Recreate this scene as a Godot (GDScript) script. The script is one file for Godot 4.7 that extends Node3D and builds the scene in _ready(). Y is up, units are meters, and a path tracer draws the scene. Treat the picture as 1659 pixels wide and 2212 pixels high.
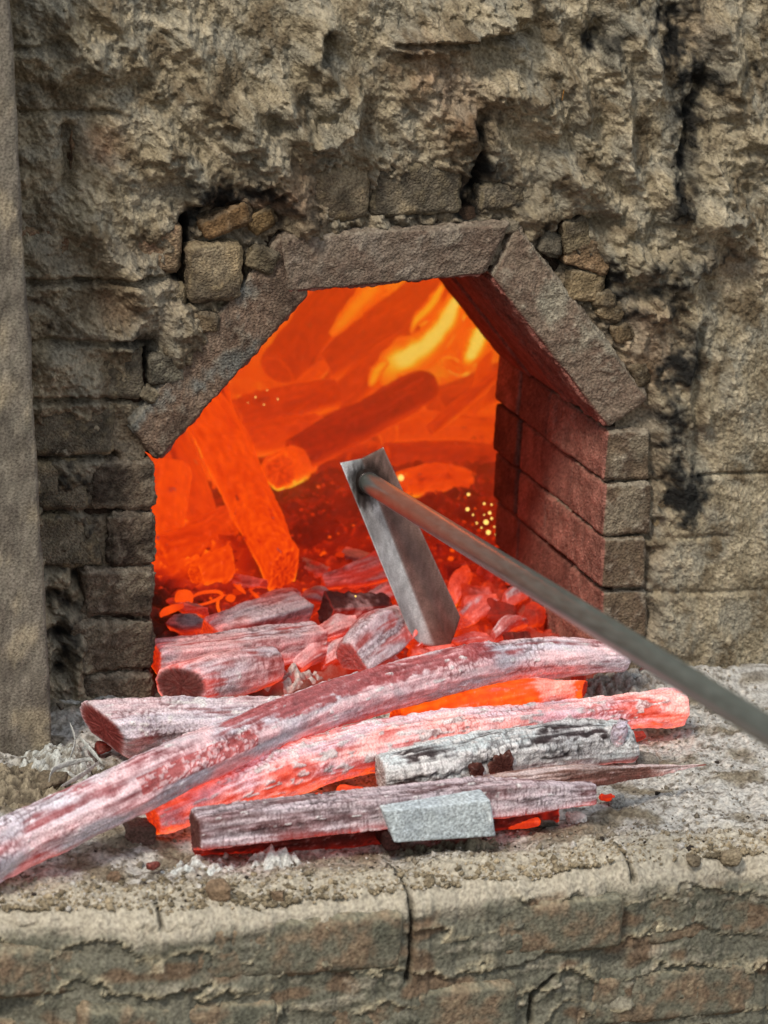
extends Node3D
# The mouth of a brick kiln plastered with clay, seen from a little left and above: burning charcoal logs raked
# out onto the ledge, a steel rake reaching into the fire. y up, metres. The kiln's front plane is z = 0, the ledge top y = 0.

const LENS := 6500.0
const MID := Vector2(829.5, 1106.0)
var eye := Vector3(-0.9321, 1.09196, 3.04876)
var turn: Basis

var low: FastNoiseLite
var mid: FastNoiseLite
var ridged: FastNoiseLite
var fine: FastNoiseLite
var grit: FastNoiseLite
var cells: FastNoiseLite
var plain: FastNoiseLite
var M := {}
var kiln: Node3D
var ledge: Node3D
var rng := RandomNumberGenerator.new()


func _ready() -> void:
	rng.seed = 7
	turn = Basis(Vector3.UP, deg_to_rad(-17.0)) * Basis(Vector3.RIGHT, deg_to_rad(-15.6)) * Basis(Vector3.BACK, deg_to_rad(2.8))
	var cam := Camera3D.new()
	cam.name = "camera"
	cam.fov = rad_to_deg(2.0 * atan(1106.0 / LENS))
	cam.near = 0.05
	cam.far = 200.0
	cam.transform = Transform3D(turn, eye)
	var lens := CameraAttributesPhysical.new()
	lens.frustum_focal_length = 70.5
	lens.frustum_focus_distance = 3.13
	lens.exposure_aperture = 4.6
	lens.frustum_near = 0.05
	lens.frustum_far = 200.0
	cam.attributes = lens
	add_child(cam)
	cam.current = true
	var env := Environment.new()
	var sky := Sky.new()
	var air := ProceduralSkyMaterial.new()
	air.sky_top_color = Color(0.88, 0.91, 0.95)
	air.sky_horizon_color = Color(0.76, 0.77, 0.77)
	air.ground_bottom_color = Color(0.34, 0.32, 0.28)
	air.ground_horizon_color = Color(0.5, 0.48, 0.44)
	air.sky_curve = 0.2
	air.sky_energy_multiplier = 0.82
	air.ground_energy_multiplier = 0.82
	sky.sky_material = air
	env.background_mode = Environment.BG_SKY
	env.sky = sky
	env.tonemap_mode = Environment.TONE_MAPPER_LINEAR
	env.tonemap_exposure = 2.15
	env.volumetric_fog_enabled = true   # only the smoke inside the kiln is drawn with it
	env.volumetric_fog_density = 0.0
	env.sdfgi_enabled = true
	env.ssao_enabled = true
	env.ssil_enabled = true
	var around := WorldEnvironment.new()
	around.name = "surroundings"
	around.environment = env
	add_child(around)
	var sun := DirectionalLight3D.new()
	sun.name = "veiled_sun"
	sun.light_energy = 0.5
	sun.light_color = Color(1.0, 0.96, 0.9)
	sun.light_angular_distance = 10.0
	sun.shadow_enabled = true
	sun.transform = Transform3D(Basis.looking_at(Vector3(0.48, -0.74, -0.48)), Vector3(0, 3, 2))
	add_child(sun)

	make_noises()
	make_materials()
	build_setting()
	build_kiln()
	build_ledge()
	build_post()
	build_fire()
	build_middle_coals()
	build_front_logs()
	build_rake()
	build_debris()


# ---------------------------------------------------------------- places

func ray(x: float, y: float) -> Vector3:
	return turn * Vector3((x - MID.x) / LENS, -(y - MID.y) / LENS, -1.0)


func on_wall(x: float, y: float, z := 0.0) -> Vector3:   # the point of the plane z that stands there
	var r := ray(x, y)
	return eye + r * ((z - eye.z) / r.z)


func on_floor(x: float, y: float, h := 0.0) -> Vector3:   # the point at height h
	var r := ray(x, y)
	return eye + r * ((h - eye.y) / r.y)


func c8(r: int, g: int, b: int) -> Color:
	return Color(r / 255.0, g / 255.0, b / 255.0)


# ---------------------------------------------------------------- noises and materials

func noise(kind: int, frequency: float, s: int, octaves := 1, fractal := FastNoiseLite.FRACTAL_FBM) -> FastNoiseLite:
	var n := FastNoiseLite.new()
	n.noise_type = kind
	n.frequency = frequency
	n.seed = s
	n.fractal_type = fractal if octaves > 1 else FastNoiseLite.FRACTAL_NONE
	n.fractal_octaves = octaves
	return n


func make_noises() -> void:
	low = noise(FastNoiseLite.TYPE_SIMPLEX_SMOOTH, 7.0, 11, 2)
	mid = noise(FastNoiseLite.TYPE_SIMPLEX_SMOOTH, 26.0, 12, 3)
	ridged = noise(FastNoiseLite.TYPE_SIMPLEX_SMOOTH, 17.0, 13, 3, FastNoiseLite.FRACTAL_RIDGED)
	ridged.domain_warp_enabled = true
	ridged.domain_warp_amplitude = 0.03
	ridged.domain_warp_frequency = 14.0
	ridged.domain_warp_fractal_type = FastNoiseLite.DOMAIN_WARP_FRACTAL_NONE
	fine = noise(FastNoiseLite.TYPE_SIMPLEX_SMOOTH, 85.0, 14, 3)
	grit = noise(FastNoiseLite.TYPE_SIMPLEX_SMOOTH, 230.0, 15, 2)
	cells = noise(FastNoiseLite.TYPE_CELLULAR, 1.0, 16)
	cells.cellular_return_type = FastNoiseLite.RETURN_DISTANCE2_SUB
	cells.cellular_jitter = 0.9
	plain = noise(FastNoiseLite.TYPE_SIMPLEX_SMOOTH, 1.0, 17, 2)


func noise_map(n: FastNoiseLite, size: int, ramp: Gradient = null) -> NoiseTexture2D:
	var t := NoiseTexture2D.new()
	t.width = size
	t.height = size
	t.seamless = true
	t.seamless_blend_skirt = 0.15
	t.noise = n
	if ramp:
		t.color_ramp = ramp
	return t


func ramp(stops: Array) -> Gradient:
	var g := Gradient.new()
	var o := PackedFloat32Array()
	var c := PackedColorArray()
	for s in stops:
		o.append(s[0])
		c.append(s[1])
	g.offsets = o
	g.colors = c
	return g


func surface(grain: Texture2D, relief: Texture2D, scale: float, deep: float, rough := 0.95) -> StandardMaterial3D:
	var m := StandardMaterial3D.new()
	m.vertex_color_use_as_albedo = true
	m.vertex_color_is_srgb = true
	m.albedo_texture = grain
	m.uv1_triplanar = true
	m.uv1_world_triplanar = true
	m.uv1_scale = Vector3.ONE * scale
	m.uv1_triplanar_sharpness = 4.0
	m.roughness = rough
	m.metallic_specular = 0.25
	if relief:
		m.heightmap_enabled = true
		m.heightmap_texture = relief
		m.heightmap_scale = deep
	return m


func make_materials() -> void:
	var speck := noise(FastNoiseLite.TYPE_SIMPLEX_SMOOTH, 0.05, 31, 5)
	var grain := noise_map(speck, 1024, ramp([[0.0, Color(0.62, 0.6, 0.58)], [0.4, Color(0.84, 0.83, 0.82)], [0.62, Color(0.95, 0.94, 0.92)], [1.0, Color(1, 1, 1)]]))
	var squiggle := noise(FastNoiseLite.TYPE_SIMPLEX_SMOOTH, 0.026, 32, 6)
	squiggle.fractal_gain = 0.62
	squiggle.domain_warp_enabled = true
	squiggle.domain_warp_amplitude = 12.0
	squiggle.domain_warp_frequency = 0.04
	var clay_relief := noise_map(squiggle, 1024)
	var pitted := noise(FastNoiseLite.TYPE_SIMPLEX_SMOOTH, 0.06, 33, 5)
	var brick_relief := noise_map(pitted, 1024)
	var crackle := noise(FastNoiseLite.TYPE_CELLULAR, 0.035, 34)
	crackle.cellular_return_type = FastNoiseLite.RETURN_DISTANCE2_SUB
	crackle.domain_warp_enabled = true
	crackle.domain_warp_amplitude = 8.0
	crackle.domain_warp_frequency = 0.05
	var char_relief := noise_map(crackle, 1024, ramp([[0.0, Color(0, 0, 0)], [0.12, Color(0.75, 0.75, 0.75)], [1.0, Color(1, 1, 1)]]))
	M.clay = surface(grain, clay_relief, 4.2, 0.3)
	M.brick = surface(grain, brick_relief, 4.6, 0.2)
	M.mud = surface(grain, brick_relief, 3.9, 0.07)
	M.smooth = surface(grain, brick_relief, 5.0, 0.06)
	M.ash = surface(grain, brick_relief, 6.0, 0.10)
	M.crumb = surface(grain, null, 5.0, 0.0)
	var heat := GradientTexture1D.new()
	heat.width = 256
	heat.gradient = ramp([[0.0, c8(0, 0, 0)], [0.15, c8(48, 5, 3)], [0.30, c8(108, 16, 8)], [0.45, c8(165, 30, 10)], [0.60, c8(214, 54, 10)], [0.75, c8(250, 82, 12)], [0.88, c8(255, 122, 20)], [0.95, c8(255, 175, 30)], [1.0, c8(255, 228, 95)]])
	for k in ["coal", "inside"]:
		var m := surface(grain, char_relief if k == "coal" else brick_relief, 6.5 if k == "coal" else 4.0, 0.04 if k == "coal" else 0.06, 0.9)
		m.emission_enabled = true
		m.emission = Color.BLACK
		m.emission_texture = heat
		m.emission_on_uv2 = true
		m.emission_energy_multiplier = 0.495
		M[k] = m
	var steel := StandardMaterial3D.new()
	steel.vertex_color_use_as_albedo = true
	steel.vertex_color_is_srgb = true
	steel.albedo_texture = grain
	steel.uv1_triplanar = true
	steel.uv1_scale = Vector3(9, 9, 9)
	steel.metallic = 0.4
	steel.roughness = 0.28
	steel.heightmap_enabled = true
	steel.heightmap_texture = brick_relief
	steel.heightmap_scale = 0.005
	M.steel = steel
	var worn: StandardMaterial3D = steel.duplicate()
	worn.metallic = 0.3
	worn.roughness = 0.36
	M.worn = worn
	var spark := StandardMaterial3D.new()
	spark.albedo_color = Color(0.1, 0.05, 0.02)
	spark.emission_enabled = true
	spark.emission = c8(255, 205, 105)
	spark.emission_energy_multiplier = 0.7
	M.spark = spark


# ---------------------------------------------------------------- meshes

func commit(called: String, v: PackedVector3Array, idx: PackedInt32Array, col: PackedColorArray, heat: PackedFloat32Array, mat: Material, parent: Node) -> MeshInstance3D:
	var n := PackedVector3Array()
	n.resize(v.size())
	for t in range(0, idx.size(), 3):
		var a := idx[t]
		var b := idx[t + 1]
		var c := idx[t + 2]
		var f := (v[c] - v[a]).cross(v[b] - v[a])
		n[a] += f
		n[b] += f
		n[c] += f
	for i in n.size():
		n[i] = n[i].normalized()
	var arrays := []
	arrays.resize(Mesh.ARRAY_MAX)
	arrays[Mesh.ARRAY_VERTEX] = v
	arrays[Mesh.ARRAY_NORMAL] = n
	arrays[Mesh.ARRAY_COLOR] = col
	arrays[Mesh.ARRAY_INDEX] = idx
	if heat.size():
		var uv := PackedVector2Array()
		uv.resize(v.size())
		for i in v.size():
			uv[i] = Vector2(clampf(heat[i], 0.004, 0.996), 0.5)
		arrays[Mesh.ARRAY_TEX_UV2] = uv
	var mesh := ArrayMesh.new()
	mesh.add_surface_from_arrays(Mesh.PRIMITIVE_TRIANGLES, arrays)
	mesh.surface_set_material(0, mat)
	var o := MeshInstance3D.new()
	o.name = called
	o.mesh = mesh
	parent.add_child(o, true)
	return o


func tag(o: Node, label: String, category: String, group := "", kind := "") -> Node:
	o.set_meta("label", label)
	o.set_meta("category", category)
	if group:
		o.set_meta("group", group)
	if kind:
		o.set_meta("kind", kind)
	return o


func thing(called: String, label: String, category: String, group := "") -> Node3D:
	var o := Node3D.new()
	o.name = called
	add_child(o, true)
	tag(o, label, category, group)
	return o


# A rounded, weathered hexahedron from eight corners (x right, y up, z towards the viewer: bits 1, 2, 4).
func rough_block(called: String, parent: Node, c: Array, o: Dictionary, mat: Material) -> MeshInstance3D:
	var step: float = o.get("step", 0.0035)
	var ax: Vector3 = (c[1] - c[0] + c[3] - c[2] + c[5] - c[4] + c[7] - c[6]) / 4.0
	var ay: Vector3 = (c[2] - c[0] + c[3] - c[1] + c[6] - c[4] + c[7] - c[5]) / 4.0
	var az: Vector3 = (c[4] - c[0] + c[5] - c[1] + c[6] - c[2] + c[7] - c[3]) / 4.0
	var h := Vector3(ax.length(), ay.length(), az.length()) / 2.0
	ax = ax.normalized()
	ay = ay.normalized()
	az = az.normalized()
	var n := [clampi(ceili(2.0 * h.x / step), 2, 120), clampi(ceili(2.0 * h.y / step), 2, 120), clampi(ceili(2.0 * h.z / step), 2, 120)]
	var r: float = minf(o.get("round", 0.004), minf(h.x, minf(h.y, h.z)) * 0.9)
	var core := h - Vector3.ONE * r
	var rough: float = o.get("rough", 0.0015)
	var chip: float = o.get("chip", 0.003)
	var warp: float = o.get("warp", 0.0)
	var off: float = o.get("seed", 0) * 3.17
	var col: Color = o.get("col", Color(0.4, 0.37, 0.33))
	var col2: Color = o.get("col2", col * 0.7)
	var col3: Color = o.get("col3", col)
	var soot: float = o.get("soot", 0.0)
	var inner: Color = o.get("inner", Color(0, 0, 0, 0))   # the tone of the sides, where the front is weathered
	var inner_dir: Vector3 = o.get("inner_dir", Vector3.LEFT)
	var dust: float = o.get("dust", 0.0)
	var dust_col: Color = o.get("dust_col", c8(150, 142, 128))
	var hot: float = o.get("heat", 0.0)
	var hot_var: float = o.get("heat_var", 0.0)
	var hot_edge: float = o.get("heat_edge", 0.0)
	var hot_dir: Vector3 = o.get("heat_dir", Vector3.ZERO)
	var glows: bool = hot != 0.0 or hot_edge != 0.0 or hot_dir != Vector3.ZERO
	var ids := {}
	var v := PackedVector3Array()
	var cc := PackedColorArray()
	var ht := PackedFloat32Array()
	var idx := PackedInt32Array()
	var at := [0, 0, 0]
	for axis in 3:
		var ua := (axis + 1) % 3
		var va := (axis + 2) % 3
		for side in 2:
			at[axis] = n[axis] * side
			var grid := PackedInt32Array()
			for j in n[va] + 1:
				at[va] = j
				for i in n[ua] + 1:
					at[ua] = i
					var key: int = at[0] + at[1] * 256 + at[2] * 65536
					var id: int = ids.get(key, -1)
					if id < 0:
						id = v.size()
						ids[key] = id
						var q := Vector3(h.x * (2.0 * at[0] / n[0] - 1.0), h.y * (2.0 * at[1] / n[1] - 1.0), h.z * (2.0 * at[2] / n[2] - 1.0))
						var qc := q.clamp(-core, core)
						var d := q - qc
						var dn := d.normalized()
						q = qc + dn * r
						var t := (q / h + Vector3.ONE) * 0.5
						var lo: Vector3 = (c[0] as Vector3).lerp(c[1], t.x).lerp((c[2] as Vector3).lerp(c[3], t.x), t.y)
						var hi: Vector3 = (c[4] as Vector3).lerp(c[5], t.x).lerp((c[6] as Vector3).lerp(c[7], t.x), t.y)
						var p := lo.lerp(hi, t.z)
						var w := ax * dn.x + ay * dn.y + az * dn.z
						var s := p + Vector3(off, off * 0.7, -off)
						var nf := fine.get_noise_3dv(s)
						var nm := mid.get_noise_3dv(s)
						var edge := 1.0 - maxf(absf(dn.x), maxf(absf(dn.y), absf(dn.z)))
						var push := rough * (nf + 0.7 * nm) + warp * low.get_noise_3dv(s * 1.6) - chip * edge * 2.4 * maxf(0.0, 0.25 + nm + 0.6 * nf)
						v.append(p + w * push)
						var g := grit.get_noise_3dv(s)
						var k := col.lerp(col2, smoothstep(-0.35, 0.45, nm + 0.5 * nf)).lerp(col3, smoothstep(0.1, 0.5, low.get_noise_3dv(s * 2.3 + Vector3(3, 1, 2)) + 0.3 * nf))
						if soot > 0.0:
							k = k.lerp(c8(28, 26, 25), soot * smoothstep(-0.05, 0.5, low.get_noise_3dv(s * 2.0 - Vector3(2, 5, 1)) + 0.5 * nm))
						if dust > 0.0:
							k = k.lerp(dust_col, dust * smoothstep(0.05, 0.45, nf * 0.6 + nm * 0.5 + edge * 1.3 + w.y * 0.35))
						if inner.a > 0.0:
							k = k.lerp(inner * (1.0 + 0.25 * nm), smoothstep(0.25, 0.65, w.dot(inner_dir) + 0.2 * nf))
						k = k * (1.0 + 0.22 * g + 0.12 * nf)
						k.a = 1.0
						cc.append(k)
						if glows:
							ht.append(maxf(0.0, hot + hot_edge * smoothstep(0.06, 0.28, edge) + maxf(0.0, w.dot(hot_dir.normalized())) * hot_dir.length() + hot_var * (nm + 0.5 * nf)))
					grid.append(id)
			var row: int = n[ua] + 1
			for j in n[va]:
				for i in n[ua]:
					var a := grid[j * row + i]
					var b := grid[j * row + i + 1]
					var e := grid[(j + 1) * row + i + 1]
					var f := grid[(j + 1) * row + i]
					if side == 1:
						idx.append_array([a, e, b, a, f, e])
					else:
						idx.append_array([a, b, e, a, e, f])
	return commit(called, v, idx, cc, ht, mat, parent)


# corners of a block whose front face is the four pixels' points [bottom left, bottom right, top right, top left] at z = front, run back to z = back
func slab(q: Array, front: float, back: float) -> Array:
	var f := []
	for k in [0, 1, 3, 2]:
		f.append(on_wall(q[k][0], q[k][1], front))
	var b := []
	for p in f:
		b.append(Vector3(p.x, p.y, back))
	return b + f


# a block round an axis from a to b: width across (towards the viewer) and height
func bar(a: Vector3, b: Vector3, wide: float, high: float, roll := 0.0, taper := 1.0) -> Array:
	var x := (b - a).normalized()
	var y := (Vector3.UP - x * x.dot(Vector3.UP)).normalized()
	y = y.rotated(x, roll)
	var z := x.cross(y)
	var out := []
	for k in 8:
		var s := taper if k & 1 else 1.0
		out.append((b if k & 1 else a) + y * high * s * (0.5 if k & 2 else -0.5) + z * wide * s * (0.5 if k & 4 else -0.5))
	return out


# A charred log swept along points. th = 0 is its top, PI / 2 the side towards the viewer when it runs left to right.
func log_mesh(called: String, parent: Node, pts: Array, radii: Array, o: Dictionary, mat: Material) -> MeshInstance3D:
	var curve := Curve3D.new()
	curve.bake_interval = 0.004
	for i in pts.size():
		var before: Vector3 = pts[maxi(i - 1, 0)]
		var after: Vector3 = pts[mini(i + 1, pts.size() - 1)]
		var tangent := (after - before) / 6.0
		if i == 0 or i == pts.size() - 1:
			tangent = (after - before) / 3.0
		curve.add_point(pts[i], -tangent, tangent)
	var length := curve.get_baked_length()
	var step: float = o.get("step", 0.0016)
	var big := 0.0
	for r in radii:
		big = maxf(big, r)
	var n_s := maxi(4, ceili(length / step))
	var n_t := clampi(ceili(TAU * big / step), 12, 260)
	var sd: float = o.get("seed", 0) * 7.31
	var lobe: float = o.get("lobe", 0.10)
	var planes: Array = o.get("planes", [])
	var grain: float = o.get("grain", 0.0006)
	var rough: float = o.get("rough", 0.0008)
	var crack: float = o.get("crack", 0.0007)
	var char_col: Color = o.get("char", c8(85, 50, 52))
	var ash_col: Color = o.get("ash", c8(205, 185, 192))
	var ash2: Color = o.get("ash2", c8(190, 182, 200))
	var cover: float = o.get("cover", 0.1)
	var bands: Array = o.get("bands", [])   # [th, width, change of ash cover, from s, to s]
	var heat: float = o.get("heat", 0.3)
	var under: float = o.get("under", 0.35)
	var hot_var: float = o.get("hot_var", 0.08)
	var hot_ends: Array = o.get("ends", [0.0, 0.0])
	var end_len: float = o.get("end_len", 0.05)
	var cuts: Array = o.get("cuts", [Vector2.ZERO, Vector2.ZERO])
	var face_heat: Array = o.get("face_heat", [heat, heat])
	var face_col: Color = o.get("face_col", char_col)
	var flake: float = o.get("flake", -0.2)
	var ticks: float = o.get("ticks", 0.0)
	var ash_dim: float = o.get("ash_dim", 1.0)
	var plates: Array = o.get("plates", [])   # [s0, s1, th0, th1]
	var cap := 7
	var rows := n_s + 1 + 2 * cap
	var v := PackedVector3Array()
	var cc := PackedColorArray()
	var ht := PackedFloat32Array()
	v.resize(rows * n_t)
	cc.resize(rows * n_t)
	ht.resize(rows * n_t)
	for i in rows:
		var k := clampi(i - cap, 0, n_s)
		var s := float(k) / n_s
		var shrink := 1.0
		if i < cap:
			shrink = float(i) / cap
		elif i > cap + n_s:
			shrink = float(rows - 1 - i) / cap
		var on_face := shrink < 1.0
		var end_k := 0 if i < cap + n_s / 2 else 1
		var dist := s * length
		var p := curve.sample_baked(dist, true)
		var tn := (curve.sample_baked(minf(dist + 0.004, length), true) - curve.sample_baked(maxf(dist - 0.004, 0.0), true)).normalized()
		var up := (Vector3.UP - tn * tn.dot(Vector3.UP)).normalized()
		var side := tn.cross(up)
		var at := s * (radii.size() - 1)
		var r_here: float = lerpf(radii[int(at)], radii[mini(int(at) + 1, radii.size() - 1)], smoothstep(0.0, 1.0, at - int(at)))
		var to_end := minf(dist, length - dist)
		if not on_face and to_end < 0.004:
			r_here *= 0.93 + 0.07 * to_end / 0.004
		elif on_face:
			r_here *= 0.93
		var cut: Vector2 = cuts[end_k]
		for j in n_t:
			var th := TAU * j / n_t
			var ct := cos(th)
			var st := sin(th)
			var q := Vector3(dist * 9.0 + sd, ct * 0.9 + sd, st * 0.9)
			var r := r_here * (1.0 + lobe * plain.get_noise_3dv(q))
			for f in planes:
				var cs := cos(th - f[0])
				if cs > 0.05:
					var lim: float = r_here * f[1] / cs
					if lim < r:
						r = lim
			var sg := Vector3(dist * 14.0 + sd, ct * r_here * 230.0, st * r_here * 230.0 + sd)
			var g := plain.get_noise_3dv(sg)
			var pl := Vector3(dist * 60.0 + sd, ct * r_here * 95.0, st * r_here * 95.0)
			var b := plain.get_noise_3dv(pl)
			var ce := cells.get_noise_3d(dist * 130.0 + sd, ct * r_here * 100.0, st * r_here * 100.0)   # -1 at the cracks
			var line := 1.0 - smoothstep(-0.97, -0.80, ce + 0.12 * b)
			var mask := smoothstep(-0.1, 0.45, plain.get_noise_3d(dist * 9.0 + sd, ct * r_here * 30.0 + 9.0, st * r_here * 30.0))
			line *= mask
			var streak := plain.get_noise_3d(dist * 7.0 - sd, ct * r_here * 150.0, st * r_here * 150.0 + 3.0)
			r += grain * g + rough * b + 0.0005 * streak - crack * line
			var m := 0.75 * plain.get_noise_3d(dist * 13.0 + sd * 2.0, ct * r_here * 45.0, st * r_here * 45.0) + 0.3 * b + 0.2 * g + 0.4 * streak + cover
			for bd in bands:
				if s >= bd[3] and s <= bd[4]:
					var da: float = absf(wrapf(th - bd[0], -PI, PI)) / bd[1]
					var fade := minf(smoothstep(0.0, 0.12, s - bd[3] + 0.001), smoothstep(0.0, 0.12, bd[4] - s + 0.001))
					m += bd[2] * fade * (1.0 - smoothstep(0.6, 1.15, da + 0.35 * b))
			var ash := smoothstep(-0.32, 0.42, m)
			var tint := smoothstep(-0.3, 0.35, plain.get_noise_3d(dist * 8.0 - sd, ct * r_here * 22.0, st * r_here * 22.0 + 5.0))
			var col := char_col.lerp(ash_col.lerp(ash2, tint), ash)
			var fleck := smoothstep(0.28, 0.42, plain.get_noise_3d(dist * 150.0, ct * r_here * 200.0 + sd, st * r_here * 200.0) + 0.35 * m)
			col = col.lerp(c8(216, 210, 214), 0.3 * fleck)
			var low_side := smoothstep(0.0, 0.85, -ct)
			var hh := heat * (1.0 - ash_dim * ash * lerpf(0.15, 0.8, tint)) + under * low_side + hot_var * (b + 0.8 * streak)
			var fl := smoothstep(0.26, 0.32, 0.6 * plain.get_noise_3d(dist * 34.0 + sd, ct * r_here * 75.0, st * r_here * 75.0 + 7.0) + 0.22 * b + 0.18 * g + flake) * (1.0 - 0.7 * low_side)
			col = col.lerp(c8(214, 212, 214), 0.85 * fl)
			hh *= 1.0 - 0.55 * fl
			r += 0.0008 * fl
			if ticks > 0.0:
				var tk := ticks * smoothstep(0.22, 0.5, plain.get_noise_3d(dist * 330.0, ct * r_here * 34.0 + sd, st * r_here * 34.0))
				col = col.lerp(char_col * 0.6, 0.6 * tk)
				r -= 0.0006 * tk
			for f in plates:
				if s > f[0] and s < f[1]:
					var w := wrapf(th, -PI, PI)
					if w > f[2] and w < f[3]:
						var gx := dist / 0.0085 + 0.9 * b + 0.3 * streak
						var gy := w * r_here / 0.0075 + 0.37 * floorf(gx) + 0.5 * b
						var id := Vector2(floorf(gx), floorf(gy))
						var pick := fposmod(sin(id.x * 12.9898 + id.y * 78.233 + sd) * 43758.5453, 1.0)
						var ins := minf(minf(gx - id.x, 1.0 - gx + id.x), minf(gy - id.y, 1.0 - gy + id.y))
						if pick + 0.5 * m > 0.62 and ins > 0.10:
							col = c8(206, 190, 196).lerp(c8(184, 160, 166), pick)
							r += 0.0011
						else:
							col = col.lerp(c8(132, 80, 82), 0.8)
							hh += 0.04
			col = col.lerp(char_col * 0.55, 0.5 * line * (1.0 - low_side))
			hh += (0.18 * line) * low_side
			var e0: float = hot_ends[0] * exp(-dist / end_len)
			var e1: float = hot_ends[1] * exp(-(length - dist) / end_len)
			hh += (e0 + e1) * (0.8 + 0.5 * b)
			if on_face:
				var rim := smoothstep(0.72, 0.98, shrink)
				hh = face_heat[end_k] * (0.85 + 0.3 * plain.get_noise_3d(ct * shrink * 5.0, st * shrink * 5.0, sd)) + 0.28 * rim * face_heat[end_k]
				col = face_col.lerp(col, 0.5 * rim) * (0.9 + 0.35 * plain.get_noise_3d(ct * shrink * 9.0, st * shrink * 9.0, sd + 4.0))
			col = col * (1.0 + 0.10 * g + 0.10 * b + 0.14 * streak)
			col.a = 1.0
			var rr := r * shrink
			var pos := p + up * ct * rr + side * st * rr
			var near_end := 1.0 - smoothstep(0.0, 2.0 * r_here + 0.001, dist if end_k == 0 else length - dist)
			pos += tn * (cut.x * ct + cut.y * st) * rr * near_end
			if on_face:
				pos += tn * (1.0 if end_k == 1 else -1.0) * 0.0016 * (plain.get_noise_3d(ct * shrink * 7.0, st * shrink * 7.0, sd) + 0.6)
			v[i * n_t + j] = pos
			cc[i * n_t + j] = col
			ht[i * n_t + j] = maxf(hh, 0.0)
	var idx := PackedInt32Array()
	idx.resize((rows - 1) * n_t * 6)
	var w := 0
	for i in rows - 1:
		for j in n_t:
			var j2 := (j + 1) % n_t
			var a := i * n_t + j
			var b := i * n_t + j2
			idx[w] = a
			idx[w + 1] = a + n_t
			idx[w + 2] = b
			idx[w + 3] = b
			idx[w + 4] = a + n_t
			idx[w + 5] = b + n_t
			w += 6
	return commit(called, v, idx, cc, ht, mat, parent)


# a plain tube of changing radius, for curls, shavings and the rake
func tube(called: String, parent: Node, pts: Array, radii: Array, flat: float, col: Color, heat: Array, mat: Material, n_t := 12, n_s := 40) -> MeshInstance3D:
	var curve := Curve3D.new()
	curve.bake_interval = 0.003
	for i in pts.size():
		var tangent: Vector3 = (pts[mini(i + 1, pts.size() - 1)] - pts[maxi(i - 1, 0)]) / 6.0
		curve.add_point(pts[i], -tangent, tangent)
	var length := curve.get_baked_length()
	var v := PackedVector3Array()
	var cc := PackedColorArray()
	var ht := PackedFloat32Array()
	var idx := PackedInt32Array()
	for i in n_s + 1:
		var s := float(i) / n_s
		var p := curve.sample_baked(s * length, true)
		var tn := (curve.sample_baked(minf(s * length + 0.003, length), true) - curve.sample_baked(maxf(s * length - 0.003, 0.0), true)).normalized()
		var ref := Vector3.UP if absf(tn.y) < 0.9 else Vector3.BACK
		var up := (ref - tn * tn.dot(ref)).normalized()
		var side := tn.cross(up)
		var at := s * (radii.size() - 1)
		var r: float = lerpf(radii[int(at)], radii[mini(int(at) + 1, radii.size() - 1)], at - int(at))
		if i == 0 or i == n_s:
			r *= 0.02
		for j in n_t:
			var th := TAU * j / n_t
			var pos := p + up * cos(th) * r + side * sin(th) * r * flat
			v.append(pos)
			var g := 1.0 + 0.18 * fine.get_noise_3dv(pos * 1.4) + 0.1 * grit.get_noise_3dv(pos)
			cc.append(Color(col.r * g, col.g * g, col.b * g))
			if heat.size():
				var a2 := s * (heat.size() - 1)
				ht.append(lerpf(heat[int(a2)], heat[mini(int(a2) + 1, heat.size() - 1)], a2 - int(a2)))
	for i in n_s:
		for j in n_t:
			var a := i * n_t + j
			var b := i * n_t + (j + 1) % n_t
			idx.append_array([a, a + n_t, b, b, a + n_t, b + n_t])
	return commit(called, v, idx, cc, ht, mat, parent)


# ---------------------------------------------------------------- setting

func build_setting() -> void:
	var o := MeshInstance3D.new()
	o.name = "ground"
	var m := PlaneMesh.new()
	m.size = Vector2(60, 60)
	var mat := StandardMaterial3D.new()
	mat.albedo_color = c8(118, 106, 90)
	mat.roughness = 1.0
	mat.uv1_triplanar = true
	mat.uv1_world_triplanar = true
	mat.albedo_texture = (M.clay as StandardMaterial3D).albedo_texture
	m.material = mat
	o.mesh = m
	o.position = Vector3(0, -0.8, 0)
	o.set_meta("kind", "structure")
	tag(o, "trodden earth in front of the kiln", "ground")
	add_child(o)


# ---------------------------------------------------------------- the kiln

var opening := []   # the mouth's outline on the front plane
var gx := PackedFloat32Array()
var gy := PackedFloat32Array()
var hgt := PackedFloat32Array()
var bare := PackedFloat32Array()   # 1 where the bricks are bare of clay
var black := PackedFloat32Array()   # soot
var rust := PackedFloat32Array()


func seg_dist(p: Vector2, a: Vector2, b: Vector2) -> float:
	var d := b - a
	var t := clampf((p - a).dot(d) / maxf(d.length_squared(), 1e-9), 0.0, 1.0)
	return p.distance_to(a + d * t)


func flat_at(x: float, y: float) -> Vector2:
	var p := on_wall(x, y)
	return Vector2(p.x, p.y)


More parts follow.
